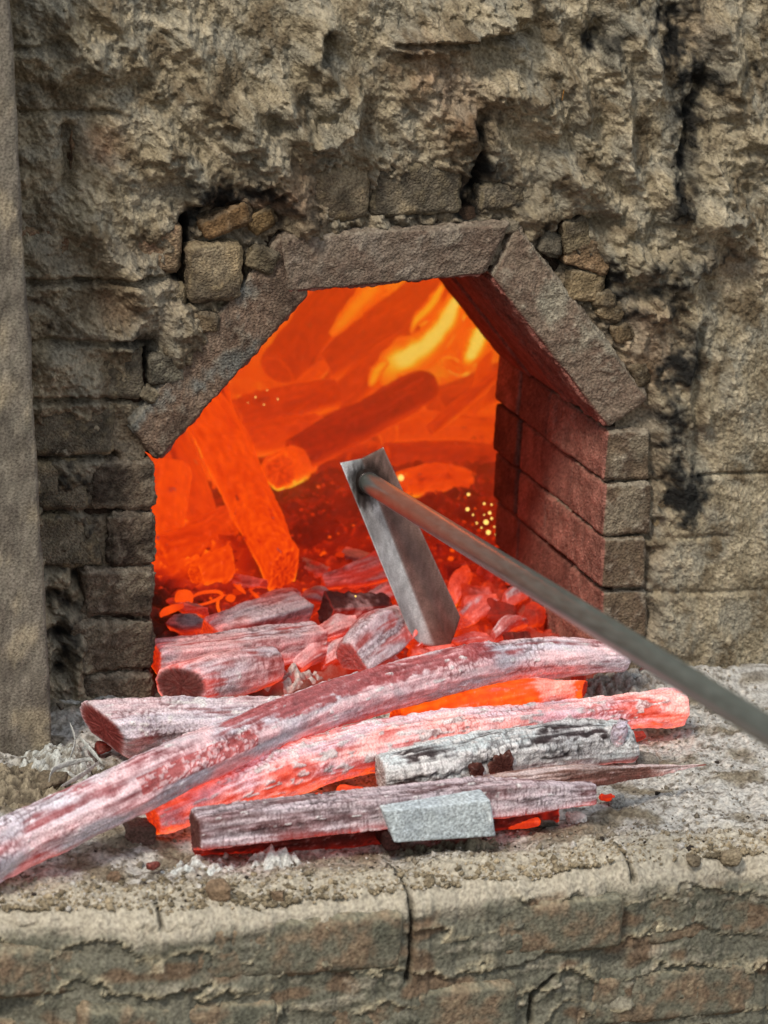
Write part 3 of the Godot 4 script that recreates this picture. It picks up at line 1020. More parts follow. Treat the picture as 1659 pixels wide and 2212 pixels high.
func build_ledge() -> void:
	ledge = thing("kiln_ledge", "mud-plastered brick ledge littered with ash and crumbs below the mouth", "ledge")
	var xs := axis(-1.1, 1.2, -0.56, 0.42, 0.0023, 0.018)
	var path := PackedFloat32Array()   # how far along the profile: top, lip, face
	var t := -0.02
	while t < 0.95:
		path.append(t)
		t += 0.0023 if t > 0.10 and t < 0.80 else (0.004 if t <= 0.10 else 0.02)
	var nx := xs.size()
	var nv := path.size()
	var v := PackedVector3Array()
	var cc := PackedColorArray()
	v.resize(nx * nv)
	cc.resize(nx * nv)
	var round_r := 0.022
	var tan_c := c8(172, 165, 150)
	var ashen := c8(176, 175, 172)
	var earth := c8(130, 122, 108)
	var mud := c8(116, 115, 104)
	var mud2 := c8(94, 94, 84)
	var red := c8(118, 92, 74)
	for i in nx:
		var x := xs[i]
		var zf := ledge_front(x) + 0.006 * mid.get_noise_2d(x * 0.7, 3.0) + 0.003 * fine.get_noise_2d(x, 8.0)
		for j in nv:
			var s := path[j]
			var p: Vector3
			var nrm: Vector3
			var arc := round_r * PI / 2.0
			if s < zf - round_r:
				p = Vector3(x, 0, s)
				nrm = Vector3.UP
			elif s < zf - round_r + arc:
				var a := (s - zf + round_r) / round_r
				nrm = Vector3(0, cos(a), sin(a))
				p = Vector3(x, -round_r, zf - round_r) + nrm * round_r
			else:
				p = Vector3(x, -round_r - (s - zf + round_r - arc), zf)
				nrm = Vector3.BACK
			var face := 1.0 - nrm.y
			var f := fine.get_noise_3d(p.x, p.y * 1.6, p.z)
			var m := mid.get_noise_3d(p.x * 0.8, p.y * 1.5, p.z)
			var g := grit.get_noise_3dv(p)
			var up := ledge_height(x, minf(s, zf)) * (1.0 - face)
			# smears of mud on the face: long shelves that overlap downwards
			var q := (p.y * 26.0 + 0.55 * low.get_noise_2d(x * 0.9, 7.0) + 0.5 * mid.get_noise_2d(x * 0.5, p.y) + 0.12 * f)
			var saw := q - floorf(q)
			var shelf := (0.0055 * pow(1.0 - saw, 2.0) - 0.002) * smoothstep(-0.2, 0.35, low.get_noise_3d(x * 1.5, p.y * 4.0, 2.0) + 0.25)
			var smear := mid.get_noise_3d(p.x * 0.28 + 5.0, p.y * 1.3, p.z)
			var out := face * (0.0034 * smear + 0.0014 * m + 0.0010 * f + 0.0005 * g + shelf)
			v[j * nx + i] = p + Vector3.UP * up + nrm * out
			var ash_n := low.get_noise_2d(x * 1.6 + 8.0, s * 1.6)
			var col := earth.lerp(ashen, smoothstep(-0.3, 0.3, ash_n + 0.35 * m + smoothstep(0.05, 0.3, x) * 0.35 + 0.1))
			col = col.lerp(c8(190, 186, 180), 0.7 * smoothstep(0.25, 0.6, f + 0.6 * ash_n + 0.2 * m))
			col = col.lerp(c8(84, 76, 66), 0.6 * smoothstep(0.1, 0.5, -f - 0.3 * m))
			col = col.lerp(tan_c, smoothstep(zf - 0.10, zf - 0.05, s + 0.03 * m))
			if s > zf - 0.02:
				var fc := mud.lerp(mud2, smoothstep(-0.25, 0.4, smear + 0.3 * m + 0.3 * f))
				fc = fc.lerp(red, 0.6 * smoothstep(0.25, 0.5, low.get_noise_2d(x * 1.5 + 1.0, p.y * 3.0 + 9.0) + 0.2 * m))
				fc = fc.lerp(c8(186, 176, 150), 0.85 * smoothstep(0.75, 0.98, 1.0 - saw) * smoothstep(-0.1, 0.3, m + 0.3))
				fc = fc.lerp(tan_c, 0.55 * smoothstep(0.22, 0.5, smear + 0.35 * f))
				col = col.lerp(fc, smoothstep(zf + 0.004, zf + 0.024, s + 0.012 * m + 0.006 * f))
			col = col * (1.0 + 0.16 * g + 0.1 * f)
			col.a = 1.0
			cc[j * nx + i] = col
	# open cracks in the face
	for crack in [[[888, 1925], [890, 2000], [884, 2085], [880, 2120]], [[352, 1985], [352, 2010]], [[1370, 1860], [1372, 1905]], [[1195, 2110], [1150, 2150], [1145, 2212]]]:
		var q := PackedVector3Array()
		for p in crack:
			q.append(on_wall(p[0], p[1], ledge_front(on_wall(p[0], p[1], 0.56).x)))
		for k in v.size():
			if absf(v[k].x - q[0].x) < 0.05 and v[k].z > 0.5:
				var d := 1.0
				for n in q.size() - 1:
					d = minf(d, seg_dist(Vector2(v[k].x + 0.0015 * fine.get_noise_2d(v[k].y, 1.0), v[k].y), Vector2(q[n].x, q[n].y), Vector2(q[n + 1].x, q[n + 1].y)))
				if d < 0.009:
					v[k].z -= 0.012 * exp(-pow(d / 0.0020, 2.0))
					cc[k] = cc[k].lerp(c8(40, 37, 32), 0.8 * exp(-pow(d / 0.0018, 2.0)))
	var idx := PackedInt32Array()
	idx.resize((nx - 1) * (nv - 1) * 6)
	var w := 0
	for j in nv - 1:
		for i in nx - 1:
			var k := j * nx + i
			idx[w] = k
			idx[w + 1] = k + 1
			idx[w + 2] = k + nx
			idx[w + 3] = k + 1
			idx[w + 4] = k + nx + 1
			idx[w + 5] = k + nx
			w += 6
	commit("mud_plaster", v, idx, cc, PackedFloat32Array(), M.mud, ledge)
	# bricks that show through the mud of the face
	var bricks := [
		[[-80, 2168], [335, 2138], [332, 2030], [-80, 2062]], [[372, 2130], [872, 2098], [874, 1972], [372, 2010]], [[905, 2088], [1352, 2052], [1352, 1938], [905, 1968]], [[1390, 2048], [1760, 2010], [1760, 1890], [1390, 1925]],
		[[-60, 2330], [140, 2310], [140, 2190], [-60, 2205]], [[175, 2305], [600, 2280], [600, 2165], [175, 2185]], [[640, 2275], [1120, 2240], [1120, 2128], [640, 2160]], [[1215, 2230], [1640, 2190], [1640, 2080], [1215, 2115]],
	]
	for k in bricks.size():
		var zf := ledge_front(on_wall((bricks[k][0][0] + bricks[k][1][0]) / 2.0, bricks[k][0][1], 0.56).x)
		rough_block("brick", ledge, slab(bricks[k], zf + [0.001, 0.0025, 0.002, 0.001, 0.0, 0.002, 0.0015, 0.003][k], zf - 0.1), {"seed": 400 + k, "col": c8(112, 111, 99), "col2": c8(122, 104, 88), "col3": c8(98, 99, 89), "rough": 0.0012, "warp": 0.003, "chip": 0.006, "round": 0.007, "step": 0.003, "dust": 0.4, "dust_col": c8(156, 147, 124)}, M.mud)


func build_post() -> void:
	var lo := on_wall(108, 1620, 0.15)
	var hi := on_wall(6, -40, 0.15)
	var c := []
	for k in 8:
		var p := hi + (hi - lo) * 0.35 if k & 2 else lo
		c.append(Vector3(p.x + 0.007 - (0.0 if k & 1 else 0.22), (p.y if k & 2 else -0.03), 0.15 if k & 4 else 0.0))
	var post := thing("kiln_post", "smooth grey post standing left of the mouth against the clay", "post")
	rough_block("shaft", post, c, {"seed": 500, "col": c8(126, 120, 110), "col2": c8(104, 98, 90), "col3": c8(148, 138, 120), "rough": 0.001, "warp": 0.003, "chip": 0.004, "round": 0.007, "step": 0.004, "soot": 0.12}, M.smooth)


# ---------------------------------------------------------------- inside the fire

func hot(h: float, sd: int, extra := {}) -> Dictionary:
	var o := {"seed": sd, "heat": h - 0.05, "under": 0.22, "cover": -0.6, "char": c8(60, 30, 24), "ash": c8(96, 52, 44), "ash2": c8(96, 52, 44), "face_heat": [h + 0.06, h + 0.06], "face_col": c8(70, 36, 28), "step": 0.004, "rough": 0.0014, "lobe": 0.16, "hot_var": 0.09, "crack": 0.0003}
	o.merge(extra, true)
	return o


func fire_log(label: String, pts: Array, radii: Array, o: Dictionary) -> void:
	var t := thing("glowing_log", label, "burning log", "logs burning inside the kiln")
	log_mesh("wood", t, pts, radii, o, M.inside)


func build_fire() -> void:
	# the ember bed
	var xs := axis(-0.36, 0.98, -0.32, 0.5, 0.004, 0.01)
	var zs := axis(-1.32, 0.06, -1.0, 0.06, 0.004, 0.01)
	var nx := xs.size()
	var v := PackedVector3Array()
	var cc := PackedColorArray()
	var ht := PackedFloat32Array()
	var idx := PackedInt32Array()
	for z in zs:
		for x in xs:
			var m := mid.get_noise_2d(x + 7.0, z)
			var f := fine.get_noise_2d(x, z)
			var ce := cells.get_noise_2d(x * 55.0, z * 55.0)
			var back := smoothstep(-0.25, -0.6, z)
			var y := 0.002 + 0.012 * low.get_noise_2d(x * 1.5, z * 1.5) + 0.006 * m + 0.004 * f + 0.006 * smoothstep(-1.0, -0.3, ce) + 0.03 * back
			if z > 0.0:
				y -= 0.02 * z / 0.06 + 0.004
			v.append(Vector3(x, y, z))
			cc.append(c8(76, 62, 56).lerp(c8(62, 30, 24), back).lerp(c8(120, 108, 104), 0.5 * smoothstep(0.0, 0.5, m) * (1.0 - back)))
			var deep := smoothstep(-0.75, -1.0, z)
			var h := lerpf(0.05 + 0.36 * smoothstep(-0.19, -0.10, x + 0.06 * m) * smoothstep(0.05, -0.03, z), 0.31, back) + 0.40 * deep + 0.20 * smoothstep(0.30, 0.6, f + 0.5 * m) * smoothstep(0.0, -0.2, z) + 0.10 * low.get_noise_2d(x * 2.0, z * 2.0) + 0.4 * smoothstep(0.0, -0.12, x) * smoothstep(-0.34, -0.46, z) * (1.0 - deep)
			ht.append(h)
	for j in zs.size() - 1:
		for i in nx - 1:
			var k := j * nx + i
			idx.append_array([k, k + 1, k + nx, k + 1, k + nx + 1, k + nx])
	tag(commit("ember_bed", v, idx, cc, ht, M.coal, self), "dark bed of ash and glowing embers on the kiln floor", "embers", "", "stuff")

	fire_log("orange log leaning steeply with its cut lower end on the embers", [on_floor(612, 1232, 0.03), on_wall(540, 1080, -0.52), on_wall(455, 900, -0.62), on_wall(420, 780, -0.72)], [0.026, 0.029, 0.033, 0.034], hot(0.72, 1, {"cuts": [Vector2(0.5, 0.9), Vector2.ZERO], "face_heat": [0.70, 0.7], "step": 0.003}))
	fire_log("bright round-ended log pointing straight at the mouth", [on_wall(606, 1016, -0.62), on_wall(640, 1000, -0.78), on_wall(690, 970, -1.0)], [0.025, 0.027, 0.027], hot(0.76, 2, {"face_heat": [0.74, 0.7], "rough": 0.001}))
	fire_log("dark red log slanting up to the right below the yellow flame", [on_wall(640, 985, -0.74), on_wall(790, 905, -0.82), on_wall(918, 832, -0.9)], [0.024, 0.026, 0.025], hot(0.48, 3, {"face_heat": [0.5, 0.56]}))
	fire_log("thick dull orange log slanting up to the upper left tile", [on_wall(600, 800, -1.0), on_wall(690, 690, -1.06), on_wall(800, 570, -1.12)], [0.030, 0.032, 0.030], hot(0.56, 4))
	fire_log("long orange log slanting up under the flat tile", [on_wall(690, 790, -1.05), on_wall(830, 700, -1.1), on_wall(1010, 575, -1.16)], [0.029, 0.031, 0.029], hot(0.58, 5))
	fire_log("short bright stump lying right of the rake blade", [on_wall(868, 1046, -0.66), on_wall(935, 1040, -0.68), on_wall(1004, 1046, -0.7)], [0.020, 0.025, 0.021], hot(0.71, 6, {"rough": 0.003}))
	fire_log("orange log lying level behind the bright stump", [on_wall(840, 935, -0.92), on_wall(960, 930, -0.95), on_wall(1100, 940, -0.98)], [0.026, 0.027, 0.026], hot(0.72, 7))
	fire_log("dull red log lying level just above the bright stump", [on_wall(830, 990, -0.8), on_wall(950, 985, -0.82), on_wall(1090, 992, -0.84)], [0.020, 0.021, 0.021], hot(0.57, 8))
	fire_log("thin stick slanting up to the right jamb", [on_wall(930, 930, -0.88), on_wall(1000, 870, -0.9), on_wall(1085, 800, -0.92)], [0.009, 0.010, 0.008], hot(0.62, 9))
	fire_log("broken red log lying half in the pile at middle left", [on_wall(500, 905, -0.84), on_wall(600, 880, -0.88), on_wall(720, 850, -0.92)], [0.025, 0.028, 0.022], hot(0.60, 10, {"rough": 0.004}))
	fire_log("knobbly red log under the broken one at middle left", [on_wall(490, 960, -0.78), on_wall(580, 945, -0.8), on_wall(690, 925, -0.84)], [0.021, 0.024, 0.02], hot(0.64, 11, {"rough": 0.004}))
	fire_log("orange log lying against the left jamb by the embers", [on_wall(330, 1215, -0.46), on_wall(420, 1190, -0.5), on_wall(500, 1130, -0.6)], [0.035, 0.034, 0.026], hot(0.66, 12, {"face_heat": [0.7, 0.7]}))
	fire_log("squat orange stump in front of the left jamb log", [on_floor(425, 1245, 0.02), on_floor(470, 1228, 0.025), on_floor(502, 1212, 0.03)], [0.018, 0.022, 0.020], hot(0.72, 13, {"face_heat": [0.74, 0.8], "cuts": [Vector2.ZERO, Vector2(0.0, -0.8)]}))
	fire_log("bright log standing on end right behind the left jamb's inner edge", [on_wall(325, 1240, -0.46), on_wall(350, 1130, -0.52), on_wall(372, 1010, -0.58)], [0.022, 0.025, 0.024], hot(0.72, 16))
	fire_log("dull orange log leaning left behind the upright one", [on_wall(450, 1230, -0.56), on_wall(415, 1090, -0.62), on_wall(370, 950, -0.68)], [0.026, 0.029, 0.026], hot(0.68, 17))
	fire_log("orange log crossing low behind the squat stump", [on_wall(360, 1200, -0.60), on_wall(450, 1180, -0.62), on_wall(540, 1185, -0.64)], [0.024, 0.026, 0.022], hot(0.71, 18))
	fire_log("dim red log end low in the pile left of the rake blade", [on_wall(660, 1110, -0.70), on_wall(720, 1090, -0.74), on_wall(790, 1060, -0.78)], [0.018, 0.020, 0.018], hot(0.42, 19))
	fire_log("dark log lying across the embers right of the leaning log", [on_wall(600, 1130, -0.66), on_wall(680, 1140, -0.68), on_wall(760, 1130, -0.70)], [0.013, 0.015, 0.012], hot(0.38, 20))
	fire_log("thin orange branch rising behind the round-ended log", [on_wall(560, 980, -0.9), on_wall(640, 860, -0.96), on_wall(700, 790, -1.0)], [0.014, 0.014, 0.010], hot(0.74, 21))
	fire_log("dull log slanting across the upper middle", [on_wall(700, 900, -0.98), on_wall(800, 800, -1.02), on_wall(900, 720, -1.08)], [0.020, 0.022, 0.020], hot(0.62, 22))
	fire_log("bright thick log at the top right under the leaning tile", [on_wall(940, 690, -1.14), on_wall(1010, 620, -1.17), on_wall(1080, 540, -1.2)], [0.03, 0.032, 0.03], hot(0.86, 23))
	fire_log("orange branch fork near the right jamb", [on_wall(1010, 900, -0.96), on_wall(1040, 830, -1.0), on_wall(1050, 760, -1.04)], [0.012, 0.013, 0.009], hot(0.70, 24))
	fire_log("dull log behind the branch fork at right", [on_wall(940, 880, -1.02), on_wall(1030, 850, -1.05), on_wall(1120, 800, -1.08)], [0.026, 0.028, 0.026], hot(0.60, 25))
	fire_log("log glowing deep behind the leaning log at far left", [on_wall(380, 960, -0.8), on_wall(450, 1010, -0.78), on_wall(500, 1090, -0.7)], [0.03, 0.032, 0.03], hot(0.74, 14))
	fire_log("bright log crossing behind the yellow flame", [on_wall(980, 790, -1.08), on_wall(1040, 700, -1.12), on_wall(1100, 560, -1.18)], [0.024, 0.026, 0.026], hot(0.84, 15))

	# flames: tongues, hottest along the middle
	var tongues := [
		["yellow flame curling down from the upper right to the dark red log", [[1012, 615], [985, 650], [962, 695], [925, 740], [880, 770], [845, 795], [838, 835]], [6, 17, 22, 23, 29, 27, 8], -1.0],
		["small white-yellow flame beside the right leaning tile", [[1048, 690], [1038, 718], [1022, 755], [1005, 790]], [6, 22, 18, 6], -0.95],
		["thin yellow wisp of flame above the curling flame", [[960, 610], [930, 660], [900, 690], [888, 720]], [3, 9, 8, 2], -1.02],
		["faint orange flame left of the curling flame", [[838, 780], [815, 800], [800, 835]], [4, 10, 4], -0.95],
		["pale orange flame between the two upper left logs", [[820, 610], [770, 660], [715, 725]], [16, 14, 5], -1.0],
	]
	for k in tongues.size():
		var f: Array = tongues[k]
		var pts := []
		for p in f[1]:
			pts.append(on_wall(p[0], p[1], f[3]))
		var t := thing("flame", f[0], "flame", "flames inside the kiln")
		flame("flame_tongue", t, pts, f[2], [1.0, 1.0, 0.95, 0.93, 0.9][k])

	# embers lying on the bed, too many to count
	var fragments := [ember_mesh(0.40, 61), ember_mesh(0.54, 62), ember_mesh(0.72, 63)]
	for n in 3:
		var places: Array[Transform3D] = []
		for k in [520, 300, 120][n]:
			var z := -rng.randf_range(0.05, 0.95)
			var x := rng.randf_range(-0.24, 0.26) - z * 0.28
			var size := rng.randf_range(0.0012, 0.0042) * (1.0 if rng.randf() < 0.9 else 1.9)
			var y := 0.008 + 0.03 * smoothstep(-0.25, -0.6, z)
			places.append(Transform3D(Basis.from_euler(Vector3(rng.randf() * TAU, rng.randf() * TAU, 0)).scaled(Vector3(size, size * rng.randf_range(0.5, 1.0), size)), Vector3(x, y, z)))
		tag(scatter("glowing_embers", fragments[n], places, []), ["dull red ember crumbs strewn over the kiln floor", "orange ember crumbs strewn over the kiln floor", "brightest ember crumbs strewn over the kiln floor"][n], "embers", "", "stuff")

	# sparks thrown up
	var bits := [[1050, 1128, 7], [1062, 1120, 6], [1040, 1140, 6], [1068, 1138, 5], [1055, 1150, 6], [1046, 1112, 4], [1078, 1132, 5], [1030, 1130, 4], [1072, 1155, 4], [1058, 1108, 5], [1010, 1100, 5], [1022, 1112, 4], [1080, 1108, 4], [1046, 1088, 5], [1062, 1090, 4], [1012, 1068, 5], [866, 1032, 8], [577, 843, 4], [552, 858, 3], [535, 870, 3], [570, 874, 2.5], [600, 862, 2], [950, 1250, 5], [768, 1288, 3], [1128, 1395, 4]]
	var ball := SphereMesh.new()
	ball.radius = 1.0
	ball.height = 2.0
	ball.radial_segments = 10
	ball.rings = 5
	ball.material = M.spark
	for k in bits.size():
		var b: Array = bits[k]
		var o := MeshInstance3D.new()
		o.name = "spark" if k == 0 else "spark_%03d" % k
		o.mesh = ball
		o.scale = Vector3.ONE * b[2] * rng.randf_range(0.00018, 0.00052)
		o.position = on_wall(b[0], b[1], -0.42 if k < 16 else (-0.08 if k > 21 else -0.6))
		add_child(o, true)
		tag(o, "tiny yellow spark flying in the kiln mouth", "spark", "sparks in the kiln mouth")


func flame(called: String, parent: Node, pts: Array, px: Array, top_heat: float) -> void:
	var curve := Curve3D.new()
	for i in pts.size():
		var tangent: Vector3 = (pts[mini(i + 1, pts.size() - 1)] - pts[maxi(i - 1, 0)]) / 6.0
		curve.add_point(pts[i], -tangent, tangent)
	var length := curve.get_baked_length()
	var n_s := 60
	var n_t := 32
	var v := PackedVector3Array()
	var cc := PackedColorArray()
	var ht := PackedFloat32Array()
	var idx := PackedInt32Array()
	for i in n_s + 1:
		var s := float(i) / n_s
		var p := curve.sample_baked(s * length, true)
		var tn := (curve.sample_baked(minf(s * length + 0.006, length), true) - curve.sample_baked(maxf(s * length - 0.006, 0.0), true)).normalized()
		var out := (Vector3(-0.25, 0.3, 1.0) - tn * tn.dot(Vector3(-0.25, 0.3, 1.0))).normalized()
		var side := tn.cross(out)
		var at := s * (px.size() - 1)
		var r: float = lerpf(px[int(at)], px[mini(int(at) + 1, px.size() - 1)], at - int(at)) * 0.00066 * 1.5
		if i == 0 or i == n_s:
			r *= 0.02
		for j in n_t:
			var th := TAU * j / n_t
			var b := 1.0 + 0.3 * plain.get_noise_3d(s * 6.0, cos(th) * 0.6, sin(th) * 0.6)
			v.append(p + out * cos(th) * r * 0.6 * b + side * sin(th) * r * b)
			cc.append(Color(0.05, 0.03, 0.02))
			var core := 1.0 - smoothstep(0.25, 1.0, absf(sin(th)))
			ht.append(lerpf(0.80, top_heat, core * smoothstep(0.0, 0.15, s) * (1.0 - 0.7 * smoothstep(0.75, 1.0, s))))
	for i in n_s:
		for j in n_t:
			var a := i * n_t + j
			var b := i * n_t + (j + 1) % n_t
			idx.append_array([a, a + n_t, b, b, a + n_t, b + n_t])
	commit(called, v, idx, cc, ht, M.inside, parent)


func ember_mesh(heat: float, sd: int) -> Mesh:
	var holder := Node3D.new()
	var c := []
	for n in 8:
		c.append(Vector3(1.0 if n & 1 else -1.0, 0.8 if n & 2 else -0.8, 0.9 if n & 4 else -0.9) * (0.75 + 0.25 * fposmod(sin(n * 7.3 + sd) * 91.7, 1.0)))
	var o := rough_block("bit", holder, c, {"step": 0.7, "round": 0.5, "rough": 0.0, "chip": 0.0, "heat": heat, "col": c8(80, 40, 32), "seed": sd}, M.coal)
	var m := o.mesh
	holder.free()
	return m


func scatter(called: String, mesh: Mesh, places: Array[Transform3D], tints: Array) -> MultiMeshInstance3D:
	var mm := MultiMesh.new()
	mm.transform_format = MultiMesh.TRANSFORM_3D
	mm.use_colors = tints.size() > 0
	mm.mesh = mesh
	mm.instance_count = places.size()
	for k in places.size():
		mm.set_instance_transform(k, places[k])
		if tints.size():
			mm.set_instance_color(k, tints[k])
	var o := MultiMeshInstance3D.new()
	o.name = called
	o.multimesh = mm
	add_child(o, true)
	return o


# ---------------------------------------------------------------- charcoal in the mouth

func coal(called: String, label: String, pts: Array, radii: Array, o: Dictionary) -> Node3D:
	var t := thing(called, label, "charcoal", "charcoal glowing in the kiln mouth")
	log_mesh("wood", t, pts, radii, o, M.coal)
	return t


func lump(label: String, c: Array, o: Dictionary) -> Node3D:
	var t := thing("glowing_coal", label, "charcoal", "charcoal glowing in the kiln mouth")
	rough_block("wood", t, c, o, M.coal)
	return t


func build_middle_coals() -> void:
	var pinkish := {"char": c8(136, 96, 98), "ash": c8(196, 172, 178), "ash2": c8(196, 184, 196), "step": 0.0022, "crack": 0.0004}
	var o := pinkish.duplicate()
	o.merge({"seed": 21, "cover": 0.42, "heat": 0.30, "under": 0.3, "planes": [[0.25, 0.72], [1.9, 0.74], [3.5, 0.7], [5.0, 0.75]], "ends": [0.3, 0.1], "end_len": 0.02, "face_heat": [0.66, 0.5]}, true)
	coal("glowing_charcoal", "lavender ashy wedge of charcoal with a glowing left end, behind the long split one", [on_floor(452, 1372, 0.03), on_floor(550, 1345, 0.034), on_floor(648, 1318, 0.034)], [0.022, 0.027, 0.026], o)
	o = pinkish.duplicate()
	o.merge({"seed": 22, "cover": 0.34, "heat": 0.32, "under": 0.28, "planes": [[0.1, 0.66], [1.6, 0.78], [3.3, 0.7]], "ends": [0.25, 0.1], "end_len": 0.03, "face_heat": [0.6, 0.45]}, true)
	coal("glowing_charcoal", "pink split charcoal lying from the left jamb to the ash heap", [on_floor(338, 1425, 0.034), on_floor(500, 1408, 0.036), on_floor(690, 1378, 0.036)], [0.026, 0.027, 0.023], o)
	o = pinkish.duplicate()
	o.merge({"seed": 23, "cover": 0.34, "heat": 0.36, "under": 0.3, "ends": [0.3, 0.0], "end_len": 0.015, "face_heat": [0.22, 0.4], "face_col": c8(92, 64, 62), "cuts": [Vector2(0.0, 0.75), Vector2.ZERO]}, true)
	coal("glowing_charcoal", "pink charcoal with a dark round end and a glowing rim by the left jamb", [on_floor(392, 1482, 0.026), on_floor(470, 1462, 0.028), on_floor(590, 1435, 0.028)], [0.025, 0.027, 0.022], o)
	o = pinkish.duplicate()
	o.merge({"seed": 24, "cover": -0.1, "heat": 0.46, "under": 0.2, "planes": [[0.6, 0.5], [2.4, 0.6], [4.0, 0.6]], "face_heat": [0.56, 0.5]}, true)
	coal("glowing_charcoal", "smooth red wedge pointing at the rake blade from the left", [on_floor(700, 1262, 0.02), on_floor(770, 1248, 0.026), on_floor(858, 1222, 0.03)], [0.014, 0.022, 0.028], o)
	lump("dark hollow chunk of charcoal left of the rake blade", bar(on_floor(700, 1325, 0.03), on_floor(835, 1315, 0.03), 0.04, 0.046, 0.4, 0.55), {"seed": 601, "col": c8(72, 48, 48), "col2": c8(52, 36, 38), "col3": c8(150, 120, 124), "rough": 0.004, "warp": 0.006, "round": 0.005, "step": 0.0022, "heat": 0.12, "heat_edge": 0.2, "heat_dir": Vector3(0, -0.35, 0.1)})
	o = pinkish.duplicate()
	o.merge({"seed": 25, "cover": 0.2, "heat": 0.36, "under": 0.25, "planes": [[1.0, 0.6], [3.0, 0.6]], "ends": [0.0, 0.3], "end_len": 0.02, "face_heat": [0.4, 0.6]}, true)
	coal("glowing_charcoal", "rose charcoal with a pale curved edge under the rake blade", [on_floor(762, 1425, 0.035), on_floor(800, 1390, 0.045), on_floor(872, 1345, 0.05)], [0.024, 0.03, 0.022], o)
	lump("thin orange splinter standing under the rake blade", bar(on_floor(848, 1418, 0.01), on_floor(866, 1345, 0.05), 0.006, 0.008, 0.3, 0.4), {"seed": 602, "col": c8(120, 60, 50), "round": 0.002, "rough": 0.001, "step": 0.0015, "heat": 0.74})
	var reds := [
		[985, 1235, 60, 30, 0.52, "red coal at the bend of the rake blade's right edge"], [1030, 1290, 70, 34, 0.58, "orange-red coal low between the blade and the right jamb"], [1085, 1330, 60, 30, 0.42, "dark red coal nearest the right jamb's foot"], [960, 1190, 50, 26, 0.5, "small red coal just under the rake handle"], [1120, 1380, 50, 26, 0.34, "dim coal tucked behind the long log near the jamb"], [1010, 1370, 50, 22, 0.62, "bright flat coal right of the blade tip"], [925, 1310, 50, 26, 0.5, "red coal half hidden behind the blade"], [1060, 1230, 44, 24, 0.56, "orange coal below the spark cluster"], [905, 1420, 40, 20, 0.6, "glowing coal at the foot of the blade"], [1150, 1330, 30, 26, 0.56, "narrow upright coal at the inner right bricks"],
	]
	for k in reds.size():
		var s: Array = reds[k]
		var p := on_floor(s[0], s[1], 0.018)
		var a := rng.randf_range(-0.7, 0.7)
		var d: Vector3 = Vector3(cos(a), 0.15, sin(a)) * s[2] * 0.00028
		lump(s[5], bar(p - d, p + d, s[3] * 0.001, s[3] * 0.00105, rng.randf_range(-0.6, 0.6), rng.randf_range(0.5, 0.9)), {"seed": 610 + k, "col": c8(104, 54, 48), "col2": c8(70, 38, 36), "col3": c8(150, 104, 104), "rough": 0.004, "warp": 0.010, "round": 0.004, "step": 0.0024, "heat": s[4] - 0.14, "heat_var": 0.2, "heat_edge": 0.08})
	# the rest of the pile: split pieces, one by one
	var pile := [
		["charcoal", 372, 1345, 440, 1352, 16, 0.30, "grey-pink piece lying in the dark ash by the left jamb"], ["charcoal", 372, 1298, 440, 1322, 13, 0.44, "red piece just behind the oval bark curl"], ["charcoal", 560, 1300, 640, 1278, 15, 0.36, "dusky piece behind the lavender wedge"], ["charcoal", 655, 1290, 720, 1300, 14, 0.40, "dull piece wedged between wedge and hollow chunk"],
		["charcoal", 690, 1372, 770, 1345, 17, 0.40, "ashy pink piece right of the pink split charcoal"], ["charcoal", 700, 1425, 772, 1400, 16, 0.42, "pale piece above the white ash heap"], ["charcoal", 640, 1440, 712, 1405, 15, 0.44, "rose piece lying on the white ash heap"], ["charcoal", 800, 1300, 870, 1270, 16, 0.46, "red piece on the left of the blade's middle"],
		["charcoal", 850, 1352, 905, 1400, 16, 0.50, "glowing piece under the blade's lower left edge"], ["charcoal", 900, 1420, 980, 1408, 15, 0.52, "bright piece just behind the long log at the blade's tip"], ["charcoal", 985, 1395, 1060, 1382, 15, 0.46, "red piece behind the long log, right of the blade tip"], ["charcoal", 1000, 1345, 1070, 1300, 18, 0.52, "leaning red piece between the blade and the jamb"],
		["charcoal", 1065, 1375, 1130, 1340, 16, 0.40, "dark red piece against the foot of the right jamb"], ["charcoal", 975, 1300, 1010, 1240, 16, 0.56, "upright orange piece just right of the blade"], ["charcoal", 1090, 1300, 1150, 1270, 15, 0.46, "red piece along the inner right jamb"], ["charcoal", 1030, 1195, 1090, 1230, 15, 0.50, "orange-red piece under the handle near the sparks"],
		["charcoal", 770, 1440, 850, 1420, 14, 0.40, "grey pink piece just behind the long log, left of the blade"], ["charcoal", 545, 1405, 600, 1440, 12, 0.44, "small rosy piece before the pink split charcoal"], ["charcoal", 640, 1215, 710, 1235, 13, 0.46, "dark red piece right of the leaning log's foot"], ["charcoal", 740, 1195, 810, 1210, 13, 0.42, "dim piece behind the smooth red wedge"], ["charcoal", 500, 1250, 570, 1262, 12, 0.44, "dim red piece left of the leaning log's foot"],
	]
	for k in pile.size():
		var s: Array = pile[k]
		var h: float = s[5] * 0.00064
		var a := on_floor(s[1], s[2], h + 0.006)
		var b := on_floor(s[3], s[4], h + 0.014)
		var op := pinkish.duplicate()
		op.merge({"seed": 140 + k, "cover": (0.48 if s[1] < 880 else -0.15) - 0.9 * maxf(0.0, s[6] - 0.36) * 1.6, "heat": s[6], "under": 0.2, "planes": [[rng.randf_range(0.0, 1.2), 0.62], [rng.randf_range(1.8, 3.0), 0.66], [rng.randf_range(3.6, 5.4), 0.6]], "face_heat": [s[6] + 0.1, s[6] + 0.08], "cuts": [Vector2(rng.randf_range(-0.7, 0.7), rng.randf_range(-0.7, 0.7)), Vector2(rng.randf_range(-0.7, 0.7), rng.randf_range(-0.7, 0.7))], "lobe": 0.2, "ends": [0.12, 0.12], "end_len": 0.012}, true)
